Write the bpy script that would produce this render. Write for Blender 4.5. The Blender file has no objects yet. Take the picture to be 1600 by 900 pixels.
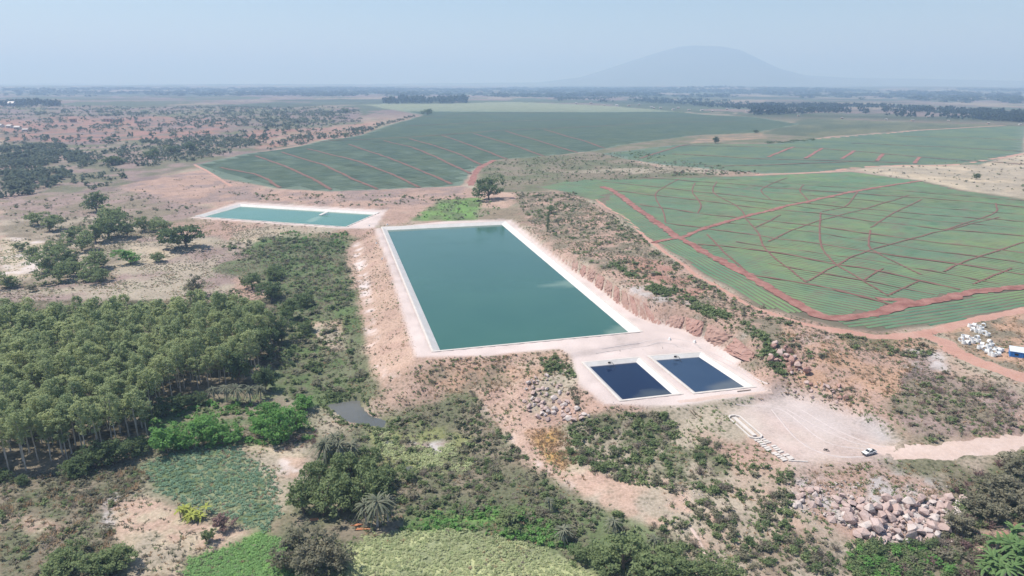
import bpy, math, random
import numpy as np
from mathutils import Vector, Matrix

R = math.radians
scn = bpy.context.scene
col = scn.collection
rng = np.random.default_rng(11)
random.seed(11)

# ------------------------------------------------------------------ camera, sky, sun, exposure
CAM_H, PITCH, F = 120.0, R(16.7), 1067.0
cam_d = bpy.data.cameras.new('camera'); cam = bpy.data.objects.new('camera', cam_d); col.objects.link(cam)
cam.location = (0, 0, CAM_H); cam.rotation_euler = (R(90) - PITCH, 0, 0)
cam_d.sensor_width = 36; cam_d.lens = 36 * F / 1600; cam_d.clip_start = 1; cam_d.clip_end = 120000
scn.camera = cam

SUN_EL, SUN_AZ = R(60), R(-78)            # azimuth from +Y, negative is to the left
sdir = Vector((math.sin(SUN_AZ) * math.cos(SUN_EL), math.cos(SUN_AZ) * math.cos(SUN_EL), math.sin(SUN_EL)))
world = bpy.data.worlds.new('World'); scn.world = world; world.use_nodes = True
wn = world.node_tree; sky = wn.nodes.new('ShaderNodeTexSky'); sky.sky_type = 'NISHITA'
sky.sun_disc = False; sky.sun_elevation = SUN_EL; sky.sun_rotation = SUN_AZ
sky.air_density = 1.0; sky.dust_density = 0.35; sky.ozone_density = 2.0
bg = wn.nodes['Background']; bg.inputs['Strength'].default_value = 0.10
wn.links.new(sky.outputs[0], bg.inputs['Color'])
sun_d = bpy.data.lights.new('sun', 'SUN'); sun_d.energy = 5.0; sun_d.angle = R(0.6); sun_d.color = (1.0, 0.955, 0.89)
sun = bpy.data.objects.new('sun', sun_d); col.objects.link(sun)
sun.rotation_euler = sdir.to_track_quat('Z', 'Y').to_euler(); sun.location = (0, 0, 500)
vs = scn.view_settings
vs.view_transform = 'Standard'; vs.look = 'None'; vs.exposure = 0.33; vs.gamma = 1; vs.use_curve_mapping = False
cy = scn.cycles
cy.use_denoising = True; cy.max_bounces = 5; cy.diffuse_bounces = 3; cy.glossy_bounces = 2
cy.transmission_bounces = 3; cy.volume_bounces = 1; cy.transparent_max_bounces = 4
cy.use_adaptive_sampling = True; cy.adaptive_threshold = 0.01

# ------------------------------------------------------------------ helpers: survey (photo point -> place on the ground)
cp, sp = math.cos(PITCH), math.sin(PITCH)
def rays(pts):
    p = np.asarray(pts, float); a = (p[:, 0] - 800) / F; b = (450 - p[:, 1]) / F
    return np.stack([a, cp + b * sp, -sp + b * cp], 1)
def plane(pts, h):
    d = rays(pts); t = (np.asarray(h, float) - CAM_H) / d[:, 2]
    return d[:, :2] * t[:, None]
def depth_of(x, y, z): return y * cp + (CAM_H - z) * sp

def hash2(ix, iy, s):
    n = (ix.astype(np.int64) * 374761393 + iy.astype(np.int64) * 668265263 + s * 1442695041) & 0xffffffff
    n = ((n ^ (n >> 13)) * 1274126177) & 0xffffffff
    return ((n ^ (n >> 16)) & 0xffff) / 65535.0
def vnoise(x, y, s=0):
    ix, iy = np.floor(x), np.floor(y); fx, fy = x - ix, y - iy
    fx = fx * fx * (3 - 2 * fx); fy = fy * fy * (3 - 2 * fy)
    a, b = hash2(ix, iy, s), hash2(ix + 1, iy, s); c, d = hash2(ix, iy + 1, s), hash2(ix + 1, iy + 1, s)
    return (a + (b - a) * fx) * (1 - fy) + (c + (d - c) * fx) * fy
def fbm(x, y, sc, s=0, o=4):
    v = 0; am = 1; tot = 0; k = 1.0 / sc
    for i in range(o):
        v = v + am * vnoise(x * k + 17.3 * i, y * k - 9.1 * i, s + i); tot += am; am *= 0.55; k *= 2.03
    return v / tot * 2 - 1
def sstep(a, b, x):
    t = np.clip((x - a) / (b - a), 0, 1); return t * t * (3 - 2 * t)
def poly_sd(x, y, P):
    """signed distance to polygon P, negative inside"""
    d2 = np.full(x.shape, 1e18); ins = np.zeros(x.shape, bool); n = len(P)
    for i in range(n):
        ax, ay = P[i]; bx, by = P[(i + 1) % n]; ex, ey = bx - ax, by - ay
        wx, wy = x - ax, y - ay; t = np.clip((wx * ex + wy * ey) / (ex * ex + ey * ey + 1e-12), 0, 1)
        d2 = np.minimum(d2, (wx - ex * t) ** 2 + (wy - ey * t) ** 2)
        c = ((ay > y) != (by > y)) & (x < (bx - ax) * (y - ay) / (by - ay + 1e-12) + ax); ins ^= c
    return np.where(ins, -1, 1) * np.sqrt(d2)
def line_d(x, y, L):
    d2 = np.full(x.shape, 1e18)
    for i in range(len(L) - 1):
        ax, ay = L[i]; bx, by = L[i + 1]; ex, ey = bx - ax, by - ay
        wx, wy = x - ax, y - ay; t = np.clip((wx * ex + wy * ey) / (ex * ex + ey * ey + 1e-12), 0, 1)
        d2 = np.minimum(d2, (wx - ex * t) ** 2 + (wy - ey * t) ** 2)
    return np.sqrt(d2)

# ------------------------------------------------------------------ terrain heights
CTRL = [(0,890,-10),(200,890,-11),(400,890,-12),(600,890,-12),(800,890,-12),(1000,890,-12),(1200,890,-12),(1400,890,-13),(1590,890,-12),
 (0,750,-9),(200,720,-10),(400,700,-12),(560,650,-14),(650,700,-13.5),(760,700,-12),(900,760,-10),(1100,790,-9),(1250,800,-8),(1520,800,-9),
 (0,600,-8),(250,550,-9),(450,560,-11),(530,590,-12),(0,470,-8),(200,420,-8),(330,430,-9),(450,470,-10),(520,420,-9),(540,390,-8),(300,380,-6),
 (0,330,-3),(150,330,-4),(300,300,2),(200,270,3),(0,250,5),(400,290,4),(600,302,3),(700,302,2),(640,340,1),(720,335,1),
 (800,300,6),(860,300,8),(950,340,9),(1040,385,11),(1150,450,11),(1280,505,10),(1450,510,9),(1600,490,10),
 (1600,560,8),(1400,560,6),(1300,560,7),(1200,500,9),(1250,590,2),(820,345,2),(860,375,4),(900,405,7),(930,420,7.5),(960,440,8),(1003,468,8),(1065,490,8),(1110,500,8),(1170,535,7),(1000,440,8.5),(950,400,7.5),
 (1180,600,-1),(1300,650,-3),(1360,710,-4),(1500,700,-3),(1600,685,-2),(1500,620,2),(1600,620,4),(1150,660,-3),(1120,720,-6),(1240,740,-5),(1400,750,-6),(1000,680,-6),(860,640,-7),(830,600,-4),
 (1000,300,11),(1200,300,12),(1500,330,13),(1500,290,17),(1000,255,13),(1500,240,15),(700,220,14),(900,200,18),(1300,190,18),(1600,200,17),
 (1200,400,11),(1400,400,12),(1300,450,11),(1550,420,12),
 (800,165,20),(400,165,22),(100,165,30),(230,160,34),(1200,168,15),(1600,172,14),(100,200,20),(300,230,9),(500,185,18),(0,190,22),
 (0,145,24),(400,145,26),(800,145,16),(1200,145,8),(1600,145,2)]
CT = np.array(CTRL, float); CXY = plane(CT[:, :2], CT[:, 2])
def warp(x, y):
    yy = np.maximum(y, 30) + 40; return x / yy * 1.0, 1.3 * np.log(yy)
ca, cb = warp(CXY[:, 0], CXY[:, 1]); nC = len(CT)
A = np.hypot(ca[:, None] - ca, cb[:, None] - cb); A = np.block([[A - 0.002 * np.eye(nC), np.ones((nC, 1))], [np.ones((1, nC)), np.zeros((1, 1))]])
Wt = np.linalg.solve(A, np.append(CT[:, 2], 0))
def rbf(x, y):
    a, b = warp(x, y); out = np.full(x.shape, Wt[-1])
    for i in range(nC): out = out + Wt[i] * np.sqrt((a - ca[i]) ** 2 + (b - cb[i]) ** 2)
    return out

PAD_MAIN = plane([(585,357),(612,430),(648,558),(760,556),(875,545),(905,560),(1180,566),(1137,549),(1100,529),(1065,514),(1020,504),(993,492),(957,467),(924,440),(900,426),(850,388),(800,344),(700,345)], 0)
PAD_BACK = plane([(296,340),(372,316),(604,329),(586,356),(540,357)], -1)
PAD_POND = plane([(893,560),(905,600),(945,632),(1060,634),(1200,612),(1180,590),(1110,545),(1000,540)], -1.5)
PAD_YARD = plane([(1120,640),(1230,622),(1330,650),(1400,690),(1390,715),(1290,725),(1240,730),(1190,690)], -3.5)
POND_PX = [([(508,632),(530,629),(562,624),(568,635),(580,650),(605,658),(600,668),(570,664),(540,658),(525,645)], -14), ([(593,692),(612,686),(622,692),(600,700)], -14), ([(625,735),(640,727),(655,730),(640,741)], -13.8)]
PADS = [(plane(p, z), z + .1, .04, .3) for p, z in POND_PX] + [(PAD_MAIN, 0, .42, 1.7), (PAD_BACK, -1, .4, .6), (PAD_POND, -1.5, .35, .8), (PAD_YARD, -3.5, .3, .6)]
RES = {'main': (plane([(677,549),(1001,518),(789,346),(597,355)], 0), 0, 2.0, 4.0),
       'back': (plane([(305,338),(540,354.5),(592,332),(375,319)], -1), -1, 1.6, 4.0),
       'pond_a': (plane([(912,567),(970,625.5),(1063,615),(998,559)], -1.5), -1.5, 1.2, 2.1),
       'pond_b': (plane([(1015,557),(1085,614),(1177,604),(1095,551)], -1.5), -1.5, 1.2, 2.1)}
FIELDS_PX = {
 'north': ([(306,258),(345,279),(430,294),(520,299),(640,294),(722,290),(740,265),(770,250),(840,245),(930,236),(975,226),(1090,211),(1180,207),(1250,194),(1180,183),(1100,179),(960,166),(800,159),(700,162),(560,163),(660,180),(560,212),(470,228),(380,241)]),
 'middle': ([(940,240),(1060,226),(1200,225),(1280,216),(1430,204),(1600,197),(1600,238),(1530,257),(1400,258),(1280,269),(1190,271),(1050,259),(980,249)]),
 'main': ([(832,292),(900,281),(1170,275),(1330,268),(1430,281),(1500,297),(1600,312),(1700,330),(1700,455),(1600,480),(1500,503),(1380,519),(1300,511),(1265,500),(1190,482),(1100,430),(1020,377),(940,318),(880,300)])}
def base_h(x, y, noise=True):
    h = rbf(x, y); r = np.hypot(x, y)
    if noise:
        h = h + fbm(x, y, 260, 15, 3) * 8 * sstep(-.10, -.30, x / np.maximum(y, 1)) * sstep(900, 1300, y)
        far = sstep(900, 5000, r)
        h = h + fbm(x, y, 28, 3, 3) * 0.9 * (1 - sstep(600, 2000, r)) + fbm(x, y, 120, 9, 3) * 1.2 + far * (fbm(x, y, 900, 5, 3) * 9)
        h = h + sstep(6000, 13000, r) * (55 + 60 * fbm(x, y, 3500, 6, 3))
    return h
def H(x, y):
    x = np.asarray(x, float); y = np.asarray(y, float); h = base_h(x, y)
    near = (y < 1100) & (y > 120)
    if near.any():
        xs, ys, hs = x[near], y[near], h[near]
        for P, z, f, c in PADS:
            d = np.maximum(poly_sd(xs, ys, P), 0); hs = np.minimum(np.maximum(hs, z - d * f), z + d * c)
        for p, z in POND_PX:
            sd = poly_sd(xs, ys, plane(p, z)); hs = np.where(sd < 0, z - np.clip(-sd * .4 - .1, -.1, .8), hs)
        for P, z, dp, ins in RES.values():
            sd = poly_sd(xs, ys, P); hs = np.where(sd < 0.6, np.minimum(hs, z - np.clip((0.6 - sd) * 1.2, 0, 6)), hs)
        h = h.copy(); h[near] = hs
    return h
ty = np.concatenate([np.geomspace(60, 1500, 580), np.geomspace(1500, 42000, 150)[1:]])
tx = np.linspace(-1.32, 1.32, 540); nr, nc = len(ty), len(tx)
GX = (tx[None, :] * (ty[:, None] + 8)).ravel(); GY = np.repeat(ty, nc); GZ = H(GX, GY); GZ2 = GZ.reshape(nr, nc); H_exact = H
def H(x, y):
    """height of the ground sheet itself"""
    x = np.asarray(x, float); y = np.asarray(y, float)
    i = np.clip(np.searchsorted(ty, y) - 1, 0, nr - 2); fy = np.clip((y - ty[i]) / (ty[i + 1] - ty[i]), 0, 1)
    c = np.clip((x / (y + 8) + 1.32) / 2.64 * (nc - 1), 0, nc - 1.001); j = c.astype(int); fx = c - j
    return (GZ2[i, j] * (1 - fx) + GZ2[i, j + 1] * fx) * (1 - fy) + (GZ2[i + 1, j] * (1 - fx) + GZ2[i + 1, j + 1] * fx) * fy
TS = np.geomspace(110, 41000, 420)
def S(pts):
    """photo points -> world xyz on the terrain (first hit along each sight line)"""
    d = rays(pts); d = d / d[:, 1:2]; n = len(d)
    X = d[:, 0:1] * TS; Y = np.ones((n, 1)) * TS; Z = CAM_H + d[:, 2:3] * TS
    f = Z - H(X.ravel(), Y.ravel()).reshape(n, -1)
    k = np.argmax(f < 0, 1); k = np.where((f < 0).any(1), np.maximum(k, 1), len(TS) - 1)
    lo, hi = TS[k - 1], TS[k]
    for _ in range(14):
        m = (lo + hi) / 2; g = CAM_H + d[:, 2] * m - H(d[:, 0] * m, m) < 0
        hi = np.where(g, m, hi); lo = np.where(g, lo, m)
    return np.stack([d[:, 0] * hi, hi, H(d[:, 0] * hi, hi)], 1)
FIELD_W = {k: S(v)[:, :2] for k, v in FIELDS_PX.items()}

# ------------------------------------------------------------------ helpers: objects and meshes
def tag(o, label=None, cat=None, group=None, kind=None):
    for k, v in (('label', label), ('category', cat), ('group', group), ('kind', kind)):
        if v: o[k] = v
    return o
def mesh_np(name, V, quads=None, tris=None, smooth=False, mats=()):
    me = bpy.data.meshes.new(name); V = np.ascontiguousarray(V, np.float32); me.vertices.add(len(V)); me.vertices.foreach_set('co', V.ravel())
    idx = []; tot = []
    if quads is not None and len(quads): q = np.asarray(quads, np.int32); idx.append(q.ravel()); tot.append(np.full(len(q), 4, np.int32))
    if tris is not None and len(tris): t = np.asarray(tris, np.int32); idx.append(t.ravel()); tot.append(np.full(len(t), 3, np.int32))
    idx = np.concatenate(idx); tot = np.concatenate(tot)
    me.loops.add(len(idx)); me.loops.foreach_set('vertex_index', idx); me.polygons.add(len(tot))
    me.polygons.foreach_set('loop_start', np.concatenate([[0], np.cumsum(tot)[:-1]]).astype(np.int32)); me.polygons.foreach_set('loop_total', tot)
    me.polygons.foreach_set('use_smooth', np.full(len(tot), bool(smooth)))
    for m in mats: me.materials.append(m)
    me.update(calc_edges=True); return me
def add(name, me, parent=None, loc=None, rot=None, scale=None):
    o = bpy.data.objects.new(name, me); col.objects.link(o); o.parent = parent
    if loc is not None: o.location = loc
    if rot is not None: o.rotation_euler = rot
    if scale is not None: o.scale = scale
    return o
def empty(name, loc=(0, 0, 0), rz=0, scale=(1, 1, 1)):
    o = bpy.data.objects.new(name, None); col.objects.link(o); o.location = loc; o.rotation_euler = (0, 0, rz); o.scale = scale
    o.empty_display_size = 0.3; return o
class MB:
    """collects boxes, prisms and tubes into one mesh"""
    def __init__(s): s.v = []; s.q = []; s.t = []; s.n = 0
    def put(s, v, q=(), t=()):
        s.v.append(np.asarray(v, float)); s.q += [[i + s.n for i in f] for f in q]; s.t += [[i + s.n for i in f] for f in t]; s.n += len(v)
    def box(s, c, d, rz=0, taper=1.0):
        x, y, z = d[0] / 2, d[1] / 2, d[2] / 2; v = np.array([(-x,-y,-z),(x,-y,-z),(x,y,-z),(-x,y,-z),(-x*taper,-y*taper,z),(x*taper,-y*taper,z),(x*taper,y*taper,z),(-x*taper,y*taper,z)])
        ca, sa = math.cos(rz), math.sin(rz); v = np.stack([v[:, 0] * ca - v[:, 1] * sa, v[:, 0] * sa + v[:, 1] * ca, v[:, 2]], 1) + np.asarray(c)
        s.put(v, [(0,3,2,1),(4,5,6,7),(0,1,5,4),(1,2,6,5),(2,3,7,6),(3,0,4,7)]); return s
    def prism(s, prof, y0, y1):
        n = len(prof); v = [(x, y0, z) for x, z in prof] + [(x, y1, z) for x, z in prof]
        s.put(v, [(i, i + n, (i + 1) % n + n, (i + 1) % n) for i in range(n)]); b = s.n - 2 * n
        for i in range(1, n - 1): s.t.append([b, b + i, b + i + 1]); s.t.append([b + n, b + n + i + 1, b + n + i])
        return s
    def tube(s, pts, rad, k=6):
        pts = [Vector(p) for p in pts]; rows = []
        for i, p in enumerate(pts):
            d = (pts[min(i + 1, len(pts) - 1)] - pts[max(i - 1, 0)]).normalized(); u = d.orthogonal().normalized(); w = d.cross(u)
            rows += [tuple(p + (u * math.cos(2 * math.pi * j / k) + w * math.sin(2 * math.pi * j / k)) * rad[i]) for j in range(k)]
        q = [(i * k + j, i * k + (j + 1) % k, (i + 1) * k + (j + 1) % k, (i + 1) * k + j) for i in range(len(pts) - 1) for j in range(k)]
        n = len(pts) - 1; t = [(0, k - 1 - j, k - 2 - j) for j in range(k - 2)] + [(n * k, n * k + j + 1, n * k + j + 2) for j in range(k - 2)]
        s.put(rows, q, t); return s
    def cyl(s, c, axis, r, l, k=14):
        a = Vector(axis).normalized() * l / 2; c = Vector(c); return s.tube([c - a, c + a], [r, r], k)
    def mesh(s, name, mat, smooth=False): return mesh_np(name, np.concatenate(s.v), s.q, s.t, smooth, (mat,))
    def build(s, name, mat, parent=None, smooth=False, **k): return add(name, s.mesh(name, mat, smooth), parent, **k)

# ------------------------------------------------------------------ materials
def nodes_of(name):
    m = bpy.data.materials.new(name); m.use_nodes = True; nt = m.node_tree; return m, nt, nt.nodes['Principled BSDF']
def N(nt, t, **kw):
    n = nt.nodes.new(t)
    for k, v in kw.items(): setattr(n, k, v)
    return n
def mixc(nt, fac, a, b, mode='MIX'):
    m = N(nt, 'ShaderNodeMix', data_type='RGBA', blend_type=mode)
    for s, v in ((0, fac), (6, a), (7, b)):
        if hasattr(v, 'node'): nt.links.new(v, m.inputs[s])
        else: m.inputs[s].default_value = v if s == 0 else (*v, 1) if len(v) == 3 else v
    return m.outputs[2]
def noise(nt, scale, detail=3, vec=None, rough=0.6):
    n = N(nt, 'ShaderNodeTexNoise'); n.inputs['Scale'].default_value = scale; n.inputs['Detail'].default_value = detail; n.inputs['Roughness'].default_value = rough
    if vec is not None: nt.links.new(vec, n.inputs['Vector'])
    return n.outputs[0]
def ramp(nt, src, a, b, lo=0.0, hi=1.0):
    r = N(nt, 'ShaderNodeMapRange'); nt.links.new(src, r.inputs[0])
    for i, v in enumerate((a, b, lo, hi)): r.inputs[i + 1].default_value = v
    return r.outputs[0]
def pos(nt): return N(nt, 'ShaderNodeNewGeometry').outputs['Position']
def surf(name, c1, c2, scale=0.5, rough=0.9, bump=0.0, spec=0.2, scale2=None):
    m, nt, b = nodes_of(name); p = pos(nt)
    c = mixc(nt, ramp(nt, noise(nt, scale, 5, p), 0.3, 0.7), c1, c2)
    c = mixc(nt, ramp(nt, noise(nt, scale2 or scale * 7, 3, p), 0.2, 0.8, 0.0, 0.45), c, tuple(v * 0.6 for v in c1))
    nt.links.new(c, b.inputs['Base Color']); b.inputs['Roughness'].default_value = rough; b.inputs['Specular IOR Level'].default_value = spec
    if bump:
        bp = N(nt, 'ShaderNodeBump'); bp.inputs['Distance'].default_value = bump; bp.inputs['Strength'].default_value = 0.8
        nt.links.new(noise(nt, scale * 4, 5, p), bp.inputs['Height']); nt.links.new(bp.outputs[0], b.inputs['Normal'])
    return m
def leafmat(name, c1, c2, c3=None, trans=0.3):
    m, nt, b = nodes_of(name); nt.nodes.remove(b); out = nt.nodes['Material Output']
    oi = N(nt, 'ShaderNodeObjectInfo'); at = N(nt, 'ShaderNodeAttribute', attribute_name='rnd')
    ad = N(nt, 'ShaderNodeMath', operation='ADD'); nt.links.new(oi.outputs['Random'], ad.inputs[0]); nt.links.new(at.outputs['Fac'], ad.inputs[1])
    fr = N(nt, 'ShaderNodeMath', operation='FRACT'); nt.links.new(ad.outputs[0], fr.inputs[0])
    c = mixc(nt, fr.outputs[0], c1, c2)
    c = mixc(nt, ramp(nt, noise(nt, 0.9, 3, pos(nt)), 0.4, 0.75, 0, 0.6), c, c3 or c2)
    d = N(nt, 'ShaderNodeBsdfDiffuse'); t = N(nt, 'ShaderNodeBsdfTranslucent'); mx = N(nt, 'ShaderNodeMixShader'); mx.inputs[0].default_value = trans
    nt.links.new(c, d.inputs[0]); nt.links.new(c, t.inputs[0]); nt.links.new(d.outputs[0], mx.inputs[1]); nt.links.new(t.outputs[0], mx.inputs[2])
    nt.links.new(mx.outputs[0], out.inputs['Surface']); return m
def plain(name, c, rough=0.6, metal=0.0, spec=0.5): 
    m, nt, b = nodes_of(name); cc = mixc(nt, ramp(nt, noise(nt, 1.5, 4, pos(nt)), 0.3, 0.8, 0, 0.5), c, tuple(v * 0.72 for v in c)); nt.links.new(cc, b.inputs['Base Color'])
    b.inputs['Roughness'].default_value = rough; b.inputs['Metallic'].default_value = metal; b.inputs['Specular IOR Level'].default_value = spec; return m
def watermat(name, c1, c2, scale=0.02, rough=0.07, bump=0.02, shallow=None):
    m, nt, b = nodes_of(name); p = pos(nt); c = mixc(nt, ramp(nt, noise(nt, scale, 3, p), 0.35, 0.65), c1, c2)
    if shallow is not None:
        at = N(nt, 'ShaderNodeAttribute', attribute_name='silt'); c = mixc(nt, at.outputs['Fac'], c, shallow)
    nt.links.new(c, b.inputs['Base Color']); nt.links.new(ramp(nt, noise(nt, .025, 4, p, .65), .38, .68, rough * .7, rough + .16), b.inputs['Roughness']); b.inputs['IOR'].default_value = 1.33; b.inputs['Specular IOR Level'].default_value = 0.5
    bp = N(nt, 'ShaderNodeBump'); bp.inputs['Distance'].default_value = bump; nt.links.new(noise(nt, 1.2, 3, p), bp.inputs['Height']); nt.links.new(bp.outputs[0], b.inputs['Normal']); return m
M = {}
M['leaf_euc'] = leafmat('eucalyptus_leaves', (0.245, 0.315, 0.175), (0.45, 0.50, 0.265), (0.46, 0.515, 0.24), .5)
M['leaf_dark'] = leafmat('dark_leaves', (0.12, 0.175, 0.09), (0.17, 0.23, 0.115), (0.23, 0.28, 0.13), .5)
M['leaf_mid'] = leafmat('green_leaves', (0.185, 0.25, 0.125), (0.26, 0.325, 0.16), (0.33, 0.37, 0.18), .5)
M['leaf_bright'] = leafmat('bright_leaves', (0.14, 0.29, 0.09), (0.20, 0.38, 0.12), (0.25, 0.42, 0.14), .45)
M['leaf_olive'] = leafmat('olive_leaves', (0.215, 0.22, 0.15), (0.28, 0.27, 0.19), (0.33, 0.29, 0.22), .45)
M['leaf_grey'] = leafmat('dry_twigs', (0.30, 0.25, 0.21), (0.37, 0.32, 0.27), (0.24, 0.23, 0.18), .45)
M['leaf_rust'] = leafmat('rust_grass', (0.38, 0.26, 0.16), (0.46, 0.35, 0.24), (0.48, 0.38, 0.24), .45)
M['leaf_yellow'] = leafmat('yellow_leaves', (0.33, 0.36, 0.09), (0.38, 0.42, 0.11))
M['leaf_palm'] = leafmat('palm_fronds', (0.15, 0.175, 0.12), (0.22, 0.235, 0.17), (0.36, 0.33, 0.26))
M['leaf_maroon'] = leafmat('maroon_twigs', (0.25, 0.16, 0.16), (0.31, 0.21, 0.19))
M['reed'] = leafmat('reeds', (0.40, 0.47, 0.24), (0.50, 0.54, 0.31), (0.54, 0.53, 0.34), .35)
M['leaf_far'] = leafmat('far_leaves', (0.035, 0.055, 0.05), (0.055, 0.078, 0.062))
M['leaf_wood'] = leafmat('woodland_leaves', (0.11, 0.145, 0.105), (0.16, 0.19, 0.135), (0.18, 0.20, 0.14), .45)
M['crop_bright'] = leafmat('bright_crop_leaves', (0.20, 0.36, 0.14), (0.28, 0.46, 0.18), (0.33, 0.50, 0.20))
M['crop'] = leafmat('crop_leaves', (0.16, 0.28, 0.18), (0.24, 0.36, 0.25), (0.36, 0.46, 0.31))
M['field_crop'] = leafmat('field_crop', (0.145, 0.23, 0.155), (0.19, 0.275, 0.175), (0.24, 0.31, 0.165), 0.1)
M['field_mid'] = leafmat('field_crop_mid', (0.14, 0.20, 0.145), (0.17, 0.225, 0.16), (0.19, 0.24, 0.15), 0.1)
M['field_north'] = leafmat('field_crop_north', (0.085, 0.125, 0.095), (0.105, 0.145, 0.105), (0.125, 0.155, 0.105), 0.1)
def fieldmat(name, c1, c2, c3, c4):
    m = leafmat(name, c1, c2, c3, .1); nt = m.node_tree; mc = [n for n in nt.nodes if n.bl_idname == 'ShaderNodeBsdfDiffuse'][0]; tr = [n for n in nt.nodes if n.bl_idname == 'ShaderNodeBsdfTranslucent'][0]
    src = mc.inputs[0].links[0].from_socket; p = pos(nt)
    c = mixc(nt, ramp(nt, noise(nt, .012, 4, p), .42, .62), src, c4); c = mixc(nt, ramp(nt, noise(nt, .06, 4, p, .7), .35, .7, 0, .6), c, c1)
    nt.links.new(c, mc.inputs[0]); nt.links.new(c, tr.inputs[0]); return m
M['field_crop'] = fieldmat('field_crop_rows', (0.10, 0.19, 0.13), (0.14, 0.23, 0.145), (0.18, 0.26, 0.145), (0.19, 0.265, 0.125))
M['field_mid'] = fieldmat('field_rows_mid', (0.10, 0.155, 0.12), (0.135, 0.19, 0.135), (0.16, 0.21, 0.14), (0.165, 0.21, 0.125))
M['field_north'] = fieldmat('field_rows_north', (0.075, 0.115, 0.092), (0.095, 0.135, 0.10), (0.115, 0.15, 0.105), (0.11, 0.145, 0.095))
M['leaf_banana'] = leafmat('banana_leaves', (0.12, 0.21, 0.08), (0.18, 0.28, 0.11), (0.23, 0.32, 0.14))
M['bark'] = surf('bark_pale', (0.58, 0.53, 0.47), (0.42, 0.37, 0.32), 0.8)
M['bark_dark'] = surf('bark_dark', (0.16, 0.12, 0.09), (0.22, 0.17, 0.13), 0.8)
M['road_red'] = surf('red_dirt', (0.21, 0.085, 0.07), (0.40, 0.215, 0.18), 0.16, bump=0.1)
M['track'] = surf('track_dirt', (0.17, 0.095, 0.075), (0.24, 0.135, 0.105), 0.12, bump=0.1)
M['road_pale'] = surf('pale_dirt', (0.53, 0.40, 0.34), (0.62, 0.50, 0.45), 0.12, bump=0.1)
M['road_pink'] = surf('pink_dirt', (0.43, 0.235, 0.185), (0.50, 0.32, 0.26), 0.1, bump=0.1)
M['tyre'] = surf('tyre_marks', (0.50, 0.43, 0.41), (0.60, 0.53, 0.51), .3)
M['concrete'] = surf('pale_concrete', (0.66, 0.61, 0.57), (0.55, 0.50, 0.46), 0.3, 0.85, 0.02)
M['liner'] = surf('white_liner', (0.70, 0.68, 0.66), (0.58, 0.55, 0.52), 0.15, 0.6)
M['rock'] = surf('pale_rock', (0.54, 0.43, 0.40), (0.43, 0.31, 0.275), 0.25, 0.95, 0.25)
M['rock_white'] = surf('white_rock', (0.62, 0.56, 0.53), (0.50, 0.41, 0.38), 0.25, 0.95, 0.25)
M['rock_red'] = surf('red_rock', (0.35, 0.20, 0.165), (0.44, 0.29, 0.25), 0.25, 0.95, 0.3)
M['rock_cut'] = surf('cut_rock', (0.42, 0.28, 0.235), (0.32, 0.20, 0.165), 0.16, 0.95, 0.5)
M['white_paint'] = plain('white_paint', (0.80, 0.80, 0.79), 0.35)
M['black'] = plain('black_rubber', (0.02, 0.02, 0.02), 0.7)
M['glass'] = plain('dark_glass', (0.025, 0.03, 0.035), 0.12)
M['blue_paint'] = plain('blue_paint', (0.03, 0.20, 0.55), 0.5)
M['sheet_metal'] = plain('pale_roof_sheet', (0.62, 0.68, 0.74), 0.4)
M['brick'] = plain('mud_brick', (0.40, 0.24, 0.16), 0.9)
M['plaster'] = plain('pale_plaster', (0.66, 0.62, 0.58), 0.9)
M['tin'] = plain('grey_tin', (0.40, 0.38, 0.38), 0.5)
M['red_lamp'] = plain('red_lens', (0.5, 0.03, 0.03), 0.3)
M['orange_soil'] = surf('orange_soil', (0.50, 0.20, 0.10), (0.55, 0.28, 0.16), 0.5, bump=.1)

# ------------------------------------------------------------------ the ground: one sheet to the horizon
ii = np.arange(nr * nc).reshape(nr, nc)
gq = np.stack([ii[:-1, :-1], ii[:-1, 1:], ii[1:, 1:], ii[1:, :-1]], -1).reshape(-1, 4)

C = dict(pink=(.405,.285,.24), pale=(.60,.53,.515), red=(.38,.20,.165), peach=(.46,.335,.275), dry=(.37,.325,.265), straw=(.46,.39,.30), olive=(.155,.165,.105),
         green=(.115,.165,.075), bright=(.15,.28,.085), grey=(.47,.44,.44), rust=(.43,.285,.21), burnt=(.15,.125,.13), mauve=(.30,.23,.215), brown=(.225,.195,.15),
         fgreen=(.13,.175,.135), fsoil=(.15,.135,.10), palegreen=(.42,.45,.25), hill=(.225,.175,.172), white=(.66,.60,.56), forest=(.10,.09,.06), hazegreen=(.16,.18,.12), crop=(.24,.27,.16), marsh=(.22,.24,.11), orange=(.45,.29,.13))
r_ = np.hypot(GX, GY)
n1 = fbm(GX, GY, 40, 21, 4); n2 = fbm(GX, GY, 9, 33, 3); n3 = fbm(GX, GY, 160, 41, 3); nf = fbm(GX, GY, 700, 51, 4)
def mixv(a, b, w): return a + (b - a) * w[:, None]
colr = np.tile(np.array(C['pink']), (len(GX), 1))
colr = mixv(colr, np.array(C['dry']), sstep(-.1, .35, n1)); colr = mixv(colr, np.array(C['olive']), sstep(.05, .5, n3 + n2 * .4) * .6)
# far country: patchwork of plots and woods
cellx = np.floor(GX / 260 + n3 * .6); celly = np.floor(GY / 420 + n1 * .3); hv = hash2(cellx, celly, 77)
C['hazegreen'] = (.10, .125, .085)
farc = np.tile(np.array(C['hazegreen']), (len(GX), 1)); farc = mixv(farc, np.array((.21, .165, .16)), sstep(.45, .6, hv)); farc = mixv(farc, np.array((.27, .23, .19)), sstep(.82, .9, hv)); farc = mixv(farc, np.array((.07, .09, .06)), sstep(.05, .3, nf))
colr = mixv(colr, farc, sstep(1700, 2600, r_))

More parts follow.
